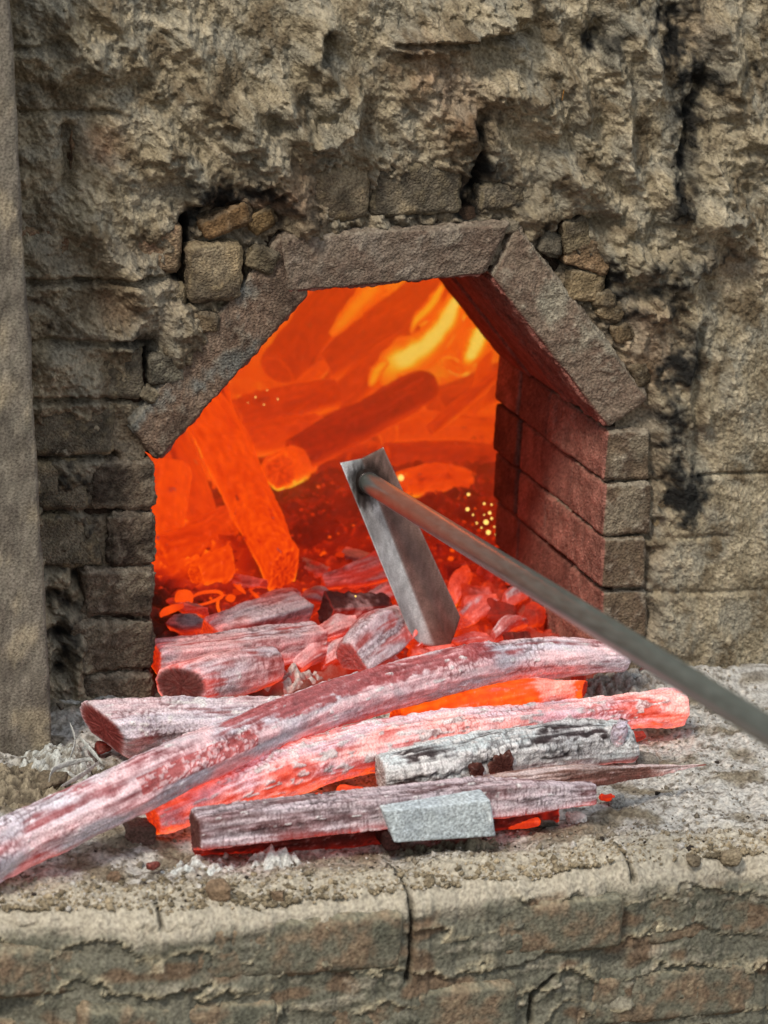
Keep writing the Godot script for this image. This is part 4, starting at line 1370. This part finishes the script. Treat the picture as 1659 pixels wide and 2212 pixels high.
		coal("glowing_charcoal", s[7], [a, a.lerp(b, 0.5) + Vector3(0, rng.randf_range(-0.004, 0.006), 0), b], [h * rng.randf_range(0.9, 1.25), h * 1.35, h * rng.randf_range(0.7, 1.15)], op)
	# curls of bark glowing at their rims
	var curls := [
		[[[402, 1300], [430, 1282], [470, 1278], [478, 1290], [440, 1305], [410, 1308]], 0.0022, 0.70, "glowing oval bark curl behind the wedge"],
		[[[490, 1285], [475, 1290], [470, 1310], [480, 1330], [496, 1336]], 0.0022, 0.74, "hook-shaped glowing bark curl left of the wedge"],
		[[[396, 1308], [370, 1316], [352, 1324], [348, 1330]], 0.0050, 0.66, "short glowing stick lying against the left jamb"],
		[[[505, 1262], [522, 1274], [530, 1282]], 0.0026, 0.68, "small glowing sliver furthest back by the leaning log"],
		[[[540, 1276], [556, 1290], [566, 1304]], 0.0024, 0.66, "glowing sliver above the wedge's far corner"],
		[[[430, 1345], [436, 1335], [452, 1330]], 0.0020, 0.5, "pinkish sliver in the dark ash left of the wedge"],
		[[[660, 1300], [668, 1318], [662, 1334]], 0.0034, 0.70, "upright glowing sliver at the right end of the wedge"],
		[[[672, 1345], [690, 1362], [700, 1382]], 0.0030, 0.4, "pale curl between the wedge and the hollow chunk"],
		[[[530, 1318], [544, 1312], [556, 1305]], 0.0022, 0.70, "short bright sliver over the wedge"],
	]
	for s in curls:
		var pts := []
		for p in s[0]:
			pts.append(on_floor(p[0], p[1], 0.022))
		var t := thing("glowing_curl", s[3], "ember", "glowing slivers in the kiln mouth")
		tube("bark", t, pts, [s[1] * 0.6, s[1], s[1], s[1] * 0.5], 0.8, c8(110, 60, 52), [s[2] - 0.08, s[2] + 0.06, s[2]], M.coal, 10, 30)
	var knob := thing("glowing_coal", "small bright knob of ember in front of the left jamb", "charcoal", "charcoal glowing in the kiln mouth")
	var kp := on_floor(398, 1292, 0.024)
	rough_block("wood", knob, bar(kp - Vector3(0.011, 0, 0), kp + Vector3(0.011, 0, 0), 0.018, 0.02), {"seed": 650, "round": 0.009, "step": 0.002, "col": c8(120, 60, 50), "heat": 0.72, "heat_var": 0.06, "rough": 0.001}, M.coal)
	mound("ash_heap", "heap of white and pink ash between the charcoals and the long log", on_floor(610, 1478, 0.0), Vector2(0.085, 0.045), 0.034, 71, c8(202, 190, 188), c8(150, 108, 106), 0.10)
	mound("ash_heap", "grey ash and crumbs against the foot of the right jamb", on_floor(1340, 1480, 0.0), Vector2(0.07, 0.045), 0.026, 72, c8(146, 144, 142), c8(112, 104, 98), 0.0)


# a heap with crusts and crumbs
func mound(called: String, label: String, at: Vector3, size: Vector2, high: float, sd: int, pale: Color, dull: Color, heat: float) -> void:
	var n := 70
	var v := PackedVector3Array()
	var cc := PackedColorArray()
	var ht := PackedFloat32Array()
	var idx := PackedInt32Array()
	for j in n + 1:
		for i in n + 1:
			var u := Vector2(2.0 * i / n - 1.0, 2.0 * j / n - 1.0)
			var p := Vector3(at.x + u.x * size.x, 0, at.z + u.y * size.y)
			var m := mid.get_noise_2d(p.x * 1.5 + sd, p.z * 1.5)
			var f := fine.get_noise_2d(p.x * 1.1, p.z * 1.1 + sd)
			var ce := cells.get_noise_2d(p.x * 70.0 + sd, p.z * 70.0)
			var d := u.length() + 0.35 * m
			var h := high * smoothstep(1.0, 0.15, d) * (0.7 + 0.5 * m) + 0.005 * f + 0.006 * smoothstep(-1.0, -0.2, ce) * smoothstep(1.0, 0.6, d)
			v.append(Vector3(p.x, ledge_height(p.x, maxf(p.z, 0.0)) - 0.006 + h - 0.012 * smoothstep(0.8, 1.05, u.length()), p.z))
			var k := dull.lerp(pale, smoothstep(-0.25, 0.3, f + 0.5 * m + 0.5 * smoothstep(-0.9, -0.4, ce) - 0.15))
			k = k * (1.0 + 0.2 * grit.get_noise_2d(p.x, p.z))
			k.a = 1.0
			cc.append(k)
			ht.append(maxf(0.0, heat * (1.0 - 1.4 * f) + (0.25 * smoothstep(-0.75, -0.98, ce) if heat > 0.0 else 0.0)))
	for j in n:
		for i in n:
			var k := j * (n + 1) + i
			idx.append_array([k, k + 1, k + n + 1, k + 1, k + n + 2, k + n + 1])
	tag(commit(called, v, idx, cc, ht if heat > 0.0 else PackedFloat32Array(), M.coal if heat > 0.0 else M.ash, self), label, "ash", "", "stuff")


# ---------------------------------------------------------------- logs on the ledge

func front_log(label: String, pts: Array, radii: Array, o: Dictionary) -> Node3D:
	var t := thing("glowing_log", label, "burning log", "charred logs raked out on the ledge")
	log_mesh("wood", t, pts, radii, o, M.coal)
	return t


func build_front_logs() -> void:
	front_log("longest log, pink and lavender, lying across the others up to the right jamb", [on_floor(-60, 1868, 0.034), on_floor(20, 1826, 0.036), on_floor(120, 1780, 0.046), on_floor(300, 1695, 0.066), on_floor(460, 1625, 0.072), on_floor(700, 1528, 0.072), on_floor(960, 1455, 0.065), on_floor(1150, 1424, 0.055), on_floor(1348, 1418, 0.046)],
		[0.025, 0.026, 0.0255, 0.0245, 0.024, 0.0245, 0.0245, 0.0235, 0.017],
		{"seed": 1, "char": c8(134, 102, 108), "ash": c8(210, 192, 200), "ash2": c8(214, 208, 222), "cover": 0.46, "heat": 0.35, "under": 0.10, "lobe": 0.12, "planes": [[0.75, 0.93], [2.0, 0.95]],
		"bands": [[0.25, 0.7, -0.85, 0.28, 0.86], [1.7, 0.7, 0.45, 0.3, 1.0], [0.2, 0.8, -0.3, 0.0, 0.28], [1.3, 0.4, 0.3, 0.0, 0.2]], "plates": [[0.20, 0.37, 0.75, 1.45]], "face_heat": [0.25, 0.3], "step": 0.0014, "flake": -0.1, "rough": 0.0009})
	front_log("white and pink log glowing red at its right end, second from the front", [on_floor(332, 1768, 0.018), on_floor(420, 1735, 0.026), on_floor(560, 1683, 0.034), on_floor(750, 1627, 0.036), on_floor(950, 1588, 0.036), on_floor(1200, 1556, 0.032), on_floor(1330, 1540, 0.030), on_floor(1472, 1527, 0.030)],
		[0.017, 0.024, 0.026, 0.026, 0.024, 0.021, 0.018, 0.020],
		{"seed": 2, "char": c8(146, 108, 108), "ash": c8(206, 196, 196), "ash2": c8(204, 200, 216), "cover": 0.44, "heat": 0.50, "under": 0.22, "lobe": 0.2, "planes": [[0.2, 0.9]],
		"bands": [[0.8, 1.2, 0.5, 0.42, 0.88], [1.4, 0.7, -0.5, 0.02, 0.35], [1.5, 0.9, -0.8, 0.86, 1.0]], "ends": [0.22, 0.2], "end_len": 0.16, "face_heat": [0.66, 0.4], "face_col": c8(120, 70, 64), "step": 0.0014, "flake": 0.10, "ash_dim": 0.45, "rough": 0.0012})
	var knot := front_log("short white log with a dark knot hole, before the white and pink log", [on_floor(822, 1672, 0.026), on_floor(930, 1656, 0.030), on_floor(1080, 1630, 0.031), on_floor(1230, 1608, 0.030), on_floor(1358, 1600, 0.029)],
		[0.020, 0.024, 0.026, 0.025, 0.023],
		{"seed": 3, "char": c8(70, 64, 66), "ash": c8(212, 212, 214), "ash2": c8(198, 208, 214), "cover": 0.5, "heat": 0.06, "under": 0.30, "lobe": 0.14,
		"bands": [[0.6, 0.45, -0.75, 0.5, 0.95], [0.3, 0.5, -0.55, 0.0, 0.25]], "face_heat": [0.12, 0.06], "face_col": c8(190, 184, 182), "cuts": [Vector2.ZERO, Vector2(-0.3, 0.1)], "step": 0.0014, "crack": 0.001, "flake": 0.10, "ticks": 0.4, "rough": 0.0012})
	for s in [[1078, 1650, 0.0145, 0.6], [1026, 1664, 0.008, 0.9]]:
		var c := on_floor(s[0], s[1], 0.026) + Vector3(-0.003, 0.004, 0.014)
		var pts := [c + Vector3(0, 0, -0.012), c, c + Vector3(-0.001, 0.002, 0.007)]
		log_mesh("knot", knot, pts, [s[2] * 1.1, s[2], s[2] * 0.85], {"seed": 30 + s[0], "char": c8(64, 40, 36), "ash": c8(120, 88, 80), "ash2": c8(96, 66, 60), "cover": -0.1, "heat": 0.1, "under": 0.05, "face_col": c8(66, 42, 38), "face_heat": [0.1, 0.10], "rough": 0.003, "lobe": 0.3, "step": 0.0014, "crack": 0.002}, M.coal)
	var spur := log_mesh("broken_spur", knot, [on_floor(1328, 1600, 0.035), on_floor(1342, 1572, 0.052), on_floor(1346, 1556, 0.060)], [0.011, 0.009, 0.005], {"seed": 35, "char": c8(120, 84, 80), "ash": c8(212, 210, 212), "cover": 0.4, "heat": 0.06, "under": 0.1, "step": 0.0016}, M.coal)
	spur.set_meta("label", "upturned white broken spur at the log's right end")
	front_log("grey square-cut split log with a silvery flat face, nearest the ledge edge", [on_floor(424, 1797, 0.036), on_floor(560, 1780, 0.038), on_floor(800, 1754, 0.040), on_floor(1060, 1728, 0.038), on_floor(1278, 1714, 0.032)],
		[0.025, 0.025, 0.025, 0.026, 0.016],
		{"seed": 4, "char": c8(108, 96, 100), "ash": c8(184, 172, 180), "ash2": c8(196, 182, 192), "cover": 0.16, "heat": 0.2, "under": 0.32, "lobe": 0.05, "planes": [[1.35, 0.66], [0.0, 0.72], [2.75, 0.7], [4.4, 0.8]],
		"bands": [[1.4, 0.8, 0.25, 0.35, 1.0]], "face_heat": [0.16, 0.3], "face_col": c8(84, 62, 58), "step": 0.0014, "crack": 0.0012, "grain": 0.0004, "ticks": 0.7, "flake": -0.1})
	front_log("thin wedge tapering to a long point over the ash at the right", [on_floor(1010, 1694, 0.050), on_floor(1240, 1676, 0.048), on_floor(1400, 1664, 0.036), on_floor(1524, 1652, 0.026)],
		[0.010, 0.016, 0.009, 0.0006],
		{"seed": 5, "char": c8(112, 84, 76), "ash": c8(168, 146, 140), "ash2": c8(200, 180, 180), "cover": -0.05, "heat": 0.12, "under": 0.05, "planes": [[1.5, 0.5], [0.0, 0.62], [3.14, 0.8], [4.7, 0.5]], "bands": [[0.2, 0.5, 0.6, 0.0, 1.0]], "ends": [0.0, 0.2], "step": 0.0014})
	front_log("pale thick log stub pointing out from under the longest log at left", [on_floor(226, 1574, 0.040), on_floor(340, 1562, 0.042), on_floor(480, 1560, 0.044), on_floor(620, 1545, 0.044)],
		[0.031, 0.027, 0.025, 0.02],
		{"seed": 6, "char": c8(130, 96, 100), "ash": c8(196, 184, 192), "ash2": c8(206, 198, 212), "cover": 0.6, "heat": 0.28, "under": 0.0, "lobe": 0.08, "planes": [[0.5, 0.8], [2.2, 0.85], [3.6, 0.8]], "face_heat": [0.2, 0.3], "face_col": c8(120, 66, 64), "cuts": [Vector2(-0.45, 0.5), Vector2.ZERO], "grain": 0.0007, "flake": 0.02})
	front_log("orange glowing log beneath the longest log", [on_floor(860, 1560, 0.02), on_floor(1000, 1527, 0.024), on_floor(1130, 1503, 0.026), on_floor(1262, 1488, 0.026)],
		[0.018, 0.022, 0.019, 0.010], {"seed": 7, "char": c8(120, 50, 40), "ash": c8(196, 160, 156), "ash2": c8(190, 160, 158), "cover": -0.4, "heat": 0.78, "under": 0.0, "face_heat": [0.7, 0.4], "bands": [[0.5, 2.0, 1.2, 0.68, 1.0]], "cuts": [Vector2.ZERO, Vector2(0.0, -0.9)]})
	front_log("dark red log lying low under the silvery split log", [on_floor(420, 1822, 0.008), on_floor(600, 1808, 0.010), on_floor(800, 1788, 0.012), on_floor(1000, 1766, 0.012), on_floor(1200, 1758, 0.010)],
		[0.012, 0.015, 0.017, 0.016, 0.010], {"seed": 8, "char": c8(58, 34, 32), "ash": c8(104, 56, 50), "ash2": c8(90, 50, 46), "cover": -0.5, "heat": 0.10, "under": 0.12, "face_heat": [0.3, 0.66], "ends": [0.1, 0.3], "step": 0.002, "flake": -0.6})
	# the clean grey block, notched at its lower left
	var block := thing("charcoal_block", "clean pale grey block with a dark left end, leaning on the split log", "charcoal")
	var q := [[852, 1822], [1072, 1808], [1060, 1728], [828, 1752]]
	rough_block("wood", block, slab(q, 0.497, 0.452), {"seed": 701, "col": c8(188, 199, 206), "col2": c8(174, 185, 194), "col3": c8(200, 208, 213), "rough": 0.0003, "chip": 0.001, "round": 0.002, "step": 0.0016}, M.smooth)
	var foot := [[834, 1842], [868, 1836], [866, 1802], [830, 1802]]
	var step := rough_block("dark_end", block, slab(foot, 0.493, 0.455), {"seed": 702, "col": c8(58, 36, 34), "col2": c8(44, 30, 28), "rough": 0.001, "round": 0.002, "step": 0.002}, M.ash)
	step.set_meta("label", "dark stepped lower end of the block")
	# small glowing pieces under and between
	var small := [
		[1130, 1775, 0.030, 0.012, 0.62, "orange ember showing beneath the right end of the split log"], [1310, 1722, 0.014, 0.010, 0.5, "small reddish ember under the thin wedge"], [370, 1775, 0.020, 0.016, 0.5, "red ember under the left end of the pink log"], [1380, 1590, 0.014, 0.012, 0.4, "dull red ember behind the short white log's right end"], [330, 1870, 0.012, 0.008, 0.12, "pinkish crumb of charcoal in front of the longest log"], [760, 1710, 0.024, 0.014, 0.66, "orange ember in the gap left of the knotted log"], [700, 1725, 0.020, 0.012, 0.62, "red ember in the gap under the pink log"], [1250, 1470, 0.012, 0.022, 0.34, "upright pink splinter under the longest log's right end"], [1200, 1490, 0.03, 0.012, 0.7, "bright ember beneath the longest log's right half"], [225, 1615, 0.016, 0.014, 0.16, "dark red ember under the pale stub's end"],
	]
	for k in small.size():
		var s: Array = small[k]
		var p := on_floor(s[0], s[1], s[3] * 0.5)
		var a := rng.randf_range(-0.5, 0.5)
		var d: Vector3 = Vector3(cos(a), 0.05, sin(a)) * s[2] * 0.6
		var t := thing("glowing_coal", s[5], "charcoal", "small embers on the ledge")
		rough_block("wood", t, bar(p - d, p + d, s[3] * 1.3, s[3], rng.randf_range(-0.5, 0.5), 0.7), {"seed": 720 + k, "col": c8(112, 60, 54), "col2": c8(78, 44, 42), "col3": c8(158, 118, 116), "rough": 0.002, "warp": 0.003, "round": 0.004, "step": 0.0018, "heat": s[4] - 0.05, "heat_var": 0.15, "heat_edge": 0.12}, M.coal)


# ---------------------------------------------------------------- the rake

func build_rake() -> void:
	var rake := thing("rake", "long steel rake with a folded scraper blade reaching into the fire", "rake")
	# the blade: a strip folded along its length, rounded at the low end
	var tl := on_wall(735, 1000, -0.035)
	var fold_t := on_wall(782, 990, -0.062)
	var tr := on_wall(828, 966, -0.045)
	var bl := on_wall(882, 1360, -0.035)
	var tip := on_wall(976, 1404, -0.050)
	var br := on_wall(994, 1332, -0.045)
	var n_s := 70
	var n_w := 24
	var v := PackedVector3Array()
	var cc := PackedColorArray()
	var idx := PackedInt32Array()
	var thick := 0.0028
	for layer in 2:
		for i in n_s + 1:
			var s := float(i) / n_s
			for j in n_w + 1:
				var w := float(j) / n_w
				# the low edge runs round from the left corner over the tip to the right corner
				var low_end := bl.lerp(tip, smoothstep(0.0, 0.62, w) * 0.98) if w < 0.62 else tip.lerp(br, pow((w - 0.62) / 0.38, 1.6))
				if w < 0.62:
					var a := w / 0.62
					low_end = bl.lerp(tip, a) + (tip - bl).rotated(Vector3.BACK, -PI / 2) * 0.16 * sin(a * PI)
				var high := tl.lerp(fold_t, w / 0.5) if w < 0.5 else fold_t.lerp(tr, (w - 0.5) / 0.5)
				var p := high.lerp(low_end, s)
				var bend := 1.0 - absf(w - 0.5) * 2.0
				p += Vector3(0, 0, -0.014) * smoothstep(0.0, 1.0, bend) * s
				p += Vector3(0.0006, -0.0006, -thick) * layer
				v.append(p)
				var nf := fine.get_noise_3d(p.x * 2.2, p.y * 0.5, p.z)
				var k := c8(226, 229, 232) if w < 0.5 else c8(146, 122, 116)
				k = k.lerp(c8(54, 48, 46), smoothstep(0.0, 0.5, low.get_noise_3dv(p * 3.0) + 0.3 * nf) * 0.22)
				var weld := (p - on_wall(790, 1050, -0.05)).length()
				k = k.lerp(c8(42, 36, 34), 0.85 * (1.0 - smoothstep(0.014, 0.036, weld + 0.008 * nf)))
				k = k * (1.0 + 0.25 * nf)
				k.a = 1.0
				cc.append(k)
	var row := n_w + 1
	var half := (n_s + 1) * row
	for i in n_s:
		for j in n_w:
			var a := i * row + j
			idx.append_array([a, a + 1, a + row, a + 1, a + row + 1, a + row])
			a += half
			idx.append_array([a, a + row, a + 1, a + 1, a + row, a + row + 1])
	for i in n_s:
		for j in [0, n_w]:
			var a: int = i * row + j
			if j == 0:
				idx.append_array([a, a + row, a + half, a + row, a + row + half, a + half])
			else:
				idx.append_array([a, a + half, a + row, a + row, a + half, a + row + half])
	for j in n_w:
		for i in [0, n_s]:
			var a: int = i * row + j
			if i == 0:
				idx.append_array([a, a + half, a + 1, a + 1, a + half, a + half + 1])
			else:
				idx.append_array([a, a + 1, a + half, a + 1, a + half + 1, a + half])
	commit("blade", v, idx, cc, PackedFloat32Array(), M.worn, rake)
	var from := on_wall(792, 1040, -0.052)
	var near := eye + ray(1648, 1570) * 2.06
	var dir := (near - from).normalized()
	var to := near + dir * 0.55
	tube("handle", rake, [from, from.lerp(to, 0.3), from.lerp(to, 0.65), to], [0.0118, 0.0112, 0.0104, 0.0100], 1.0, c8(106, 114, 111), [], M.steel, 40, 120)
	tube("weld", rake, [from - dir * 0.006, from + dir * 0.004, from + dir * 0.016], [0.012, 0.0155, 0.0115], 1.0, c8(52, 46, 44), [], M.steel, 28, 14)


# ---------------------------------------------------------------- ash, stones, crumbs

func pebble(sd: int) -> Mesh:
	var holder := Node3D.new()
	var c := []
	for n in 8:
		c.append(Vector3(1.0 if n & 1 else -1.0, 0.75 if n & 2 else -0.75, 0.9 if n & 4 else -0.9) * (0.45 + 0.7 * fposmod(sin(n * 12.7 + sd * 3.1) * 917.7, 1.0)))
	var o := rough_block("bit", holder, c, {"step": 0.9, "round": 0.12, "rough": 0.0, "chip": 0.0, "col": Color(1, 1, 1), "col2": Color(0.9, 0.9, 0.9), "seed": sd}, M.crumb)
	var m := o.mesh
	holder.free()
	return m


func build_debris() -> void:
	# crumbs of clay and ash on the ledge: nobody could count them
	for kind in 3:
		var places: Array[Transform3D] = []
		var tints := []
		for k in 2200:
			var x := rng.randf_range(-0.60, 0.48)
			var zf := ledge_front(x)
			var z := zf - 0.012 - absf(rng.randfn(0.0, 0.05)) if rng.randf() < 0.62 else rng.randf_range(0.03, zf - 0.01)
			if z < 0.02 or low.get_noise_2d(x * 3.0 + kind, z * 3.0) + 0.25 * rng.randf() < -0.12:
				continue
			var size := rng.randf_range(0.0006, 0.0016)
			if rng.randf() < 0.10:
				size *= rng.randf_range(1.6, 2.8)
			places.append(Transform3D(Basis.from_euler(Vector3(rng.randf() * TAU, rng.randf() * TAU, rng.randf() * TAU)).scaled(Vector3.ONE * size), Vector3(x, ledge_height(x, z) + size * 0.3, z)))
			var pale := rng.randf()
			var near_rim := smoothstep(0.09, 0.04, zf - z)
			var t := c8(140, 132, 120).lerp(c8(164, 150, 126), near_rim) * rng.randf_range(0.78, 1.12)
			if pale > 0.88:
				t = c8(196, 192, 186)
			elif pale < 0.03:
				t = c8(62, 56, 52)
			t.a = 1.0
			tints.append(t)
		tag(scatter("clay_crumbs", pebble(kind + 1), places, tints), ["fine clay crumbs scattered along the ledge rim", "small angular crumbs of clay and ash over the ledge", "broken bits of clay strewn on the ledge"][kind], "crumbs", "", "stuff")
	# coarser clods gathered where the rim has broken up
	var clods: Array[Transform3D] = []
	var clod_tints := []
	for s in [[560, 1935, 0.08, 150], [1590, 1850, 0.04, 90], [1250, 1890, 0.04, 40], [90, 1960, 0.06, 70], [330, 1900, 0.06, 40], [960, 1905, 0.08, 40]]:
		var mid_p := on_floor(s[0], s[1])
		for k in int(s[3]):
			var x: float = mid_p.x + rng.randfn(0.0, s[2] * 0.5)
			var z: float = minf(mid_p.z + rng.randfn(0.0, 0.013), ledge_front(x) - 0.014)
			var size := rng.randf_range(0.0014, 0.0036)
			clods.append(Transform3D(Basis.from_euler(Vector3(rng.randf() * TAU, rng.randf() * TAU, rng.randf() * TAU)).scaled(Vector3(size, size * rng.randf_range(0.6, 1.0), size * rng.randf_range(0.7, 1.2))), Vector3(x, ledge_height(x, z) + size * 0.45, z)))
			var t := c8(150, 138, 116) * rng.randf_range(0.72, 1.08)
			t.a = 1.0
			clod_tints.append(t)
	tag(scatter("clay_crumbs", pebble(9), clods, clod_tints), "coarser tan clods gathered in patches along the ledge rim", "crumbs", "", "stuff")
	# single stones and chips that stand out
	var stones := [
		[1250, 1765, 24, 11, c8(214, 212, 208), "white flat chip in front of the split log's right end"], [1186, 1775, 34, 14, c8(112, 108, 102), "dark grey flat pebble left of the white chip"], [1395, 1640, 26, 20, c8(134, 128, 122), "grey pebble right of the short white log"], [1360, 1465, 40, 22, c8(148, 150, 152), "grey angular ash lump right of the longest log's end"], [1300, 1470, 26, 20, c8(134, 130, 126), "smaller grey lump beside the angular ash lump"], [1325, 1715, 34, 20, c8(188, 188, 184), "crumbly white ash lump under the thin wedge"], [300, 1790, 44, 26, c8(120, 96, 88), "brown stone under the longest log"], [245, 1885, 16, 14, c8(120, 100, 84), "small brown stone on the ledge in front of the longest log"], [465, 1935, 26, 16, c8(136, 116, 96), "reddish clay clod on the ledge rim"], [600, 1925, 24, 16, c8(128, 110, 92), "tan clay clod right of the reddish one on the rim"], [1580, 1845, 20, 13, c8(142, 130, 110), "tan clay clod at the right end of the rim"], [1500, 1852, 15, 10, c8(126, 115, 98), "brown clay clod left of the tan one at the rim's right end"], [1440, 1620, 22, 12, c8(176, 172, 168), "pale flake of ash right of the white log"], [1550, 1530, 30, 18, c8(140, 136, 130), "grey lump of ash beneath the rake handle"], [1470, 1510, 22, 14, c8(120, 116, 112), "dark crumb of ash at the red log end"], [200, 1700, 26, 20, c8(124, 110, 94), "brown clod behind the longest log at left"], [110, 1690, 34, 26, c8(110, 100, 86), "dark clod behind the longest log near the papery ash"], [60, 1745, 22, 16, c8(118, 106, 90), "small dark clod at the far left of the ledge"],
	]
	for k in stones.size():
		var s: Array = stones[k]
		var p := on_floor(s[0], s[1], s[3] * 0.00022)
		p.y += ledge_height(p.x, p.z)
		var w: float = s[2] * 0.00046
		var h: float = s[3] * 0.00046
		var c := []
		for n in 8:
			c.append(p + Vector3((w if n & 1 else -w) * rng.randf_range(0.45, 1.15), (h if n & 2 else -h) * rng.randf_range(0.7, 1.1), (w if n & 4 else -w) * rng.randf_range(0.5, 0.9)).rotated(Vector3.UP, rng.randf_range(-0.6, 0.6)))
		var t := rough_block("stone", self, c, {"seed": 800 + k, "col": s[4], "col2": s[4] * 0.85, "rough": 0.0018, "chip": 0.003, "round": minf(w, h) * 0.3, "step": 0.0016, "warp": 0.004}, M.ash)
		tag(t, s[5], "stone", "loose stones and clods on the ledge")
	mound("ash_heap", "white papery ash piled against the post's foot at left", on_floor(135, 1640, 0.0), Vector2(0.055, 0.07), 0.028, 73, c8(186, 190, 188), c8(128, 124, 116), 0.0)
	mound("ash_heap", "white crusty ash lump in front of the split log's left end", on_floor(600, 1856, 0.0), Vector2(0.042, 0.020), 0.024, 74, c8(206, 212, 212), c8(166, 166, 162), 0.0)
	mound("ash_heap", "low white ash smear in front of the dark red log", on_floor(435, 1872, 0.0), Vector2(0.055, 0.024), 0.015, 75, c8(204, 210, 210), c8(140, 134, 128), 0.0)
	mound("ash_heap", "grey dust bank in front of the pale grey block", on_floor(985, 1822, 0.0), Vector2(0.085, 0.018), 0.014, 76, c8(126, 120, 104), c8(98, 92, 80), 0.0)
	mound("ash_heap", "brown rubble bank at the left corner of the ledge", on_floor(60, 1690, 0.0), Vector2(0.07, 0.08), 0.022, 77, c8(140, 130, 112), c8(96, 88, 76), 0.0)
	# papery ash flakes at the left
	var flakes := [[[[105, 1690], [120, 1660], [190, 1640], [200, 1648]], "thin white ash strip looping over the rubble at left"], [[[130, 1700], [180, 1672], [215, 1645]], "straight white ash strip in front of the looping one"], [[[150, 1560], [162, 1600], [150, 1640]], "curled white ash flake standing by the post"], [[[170, 1590], [200, 1625], [222, 1650]], "white ash shred next to the pale stub"]]
	for s in flakes:
		var pts := []
		for p in s[0]:
			pts.append(on_floor(p[0], p[1], 0.026))
		var t := thing("ash_flake", s[1], "ash flake", "papery ash flakes by the post")
		tube("flake", t, pts, [0.001, 0.003, 0.003, 0.001], 0.25, c8(196, 200, 198), [], M.crumb, 10, 24)
	var straw := thing("straw", "single straw sticking out of the clay high up right of the middle", "straw")
	tube("stalk", straw, [on_wall(1222, 160, 0.03), on_wall(1219, 190, 0.035), on_wall(1214, 218, 0.03)], [0.0006, 0.0007, 0.0005], 1.0, c8(176, 130, 76), [], M.crumb, 8, 16)
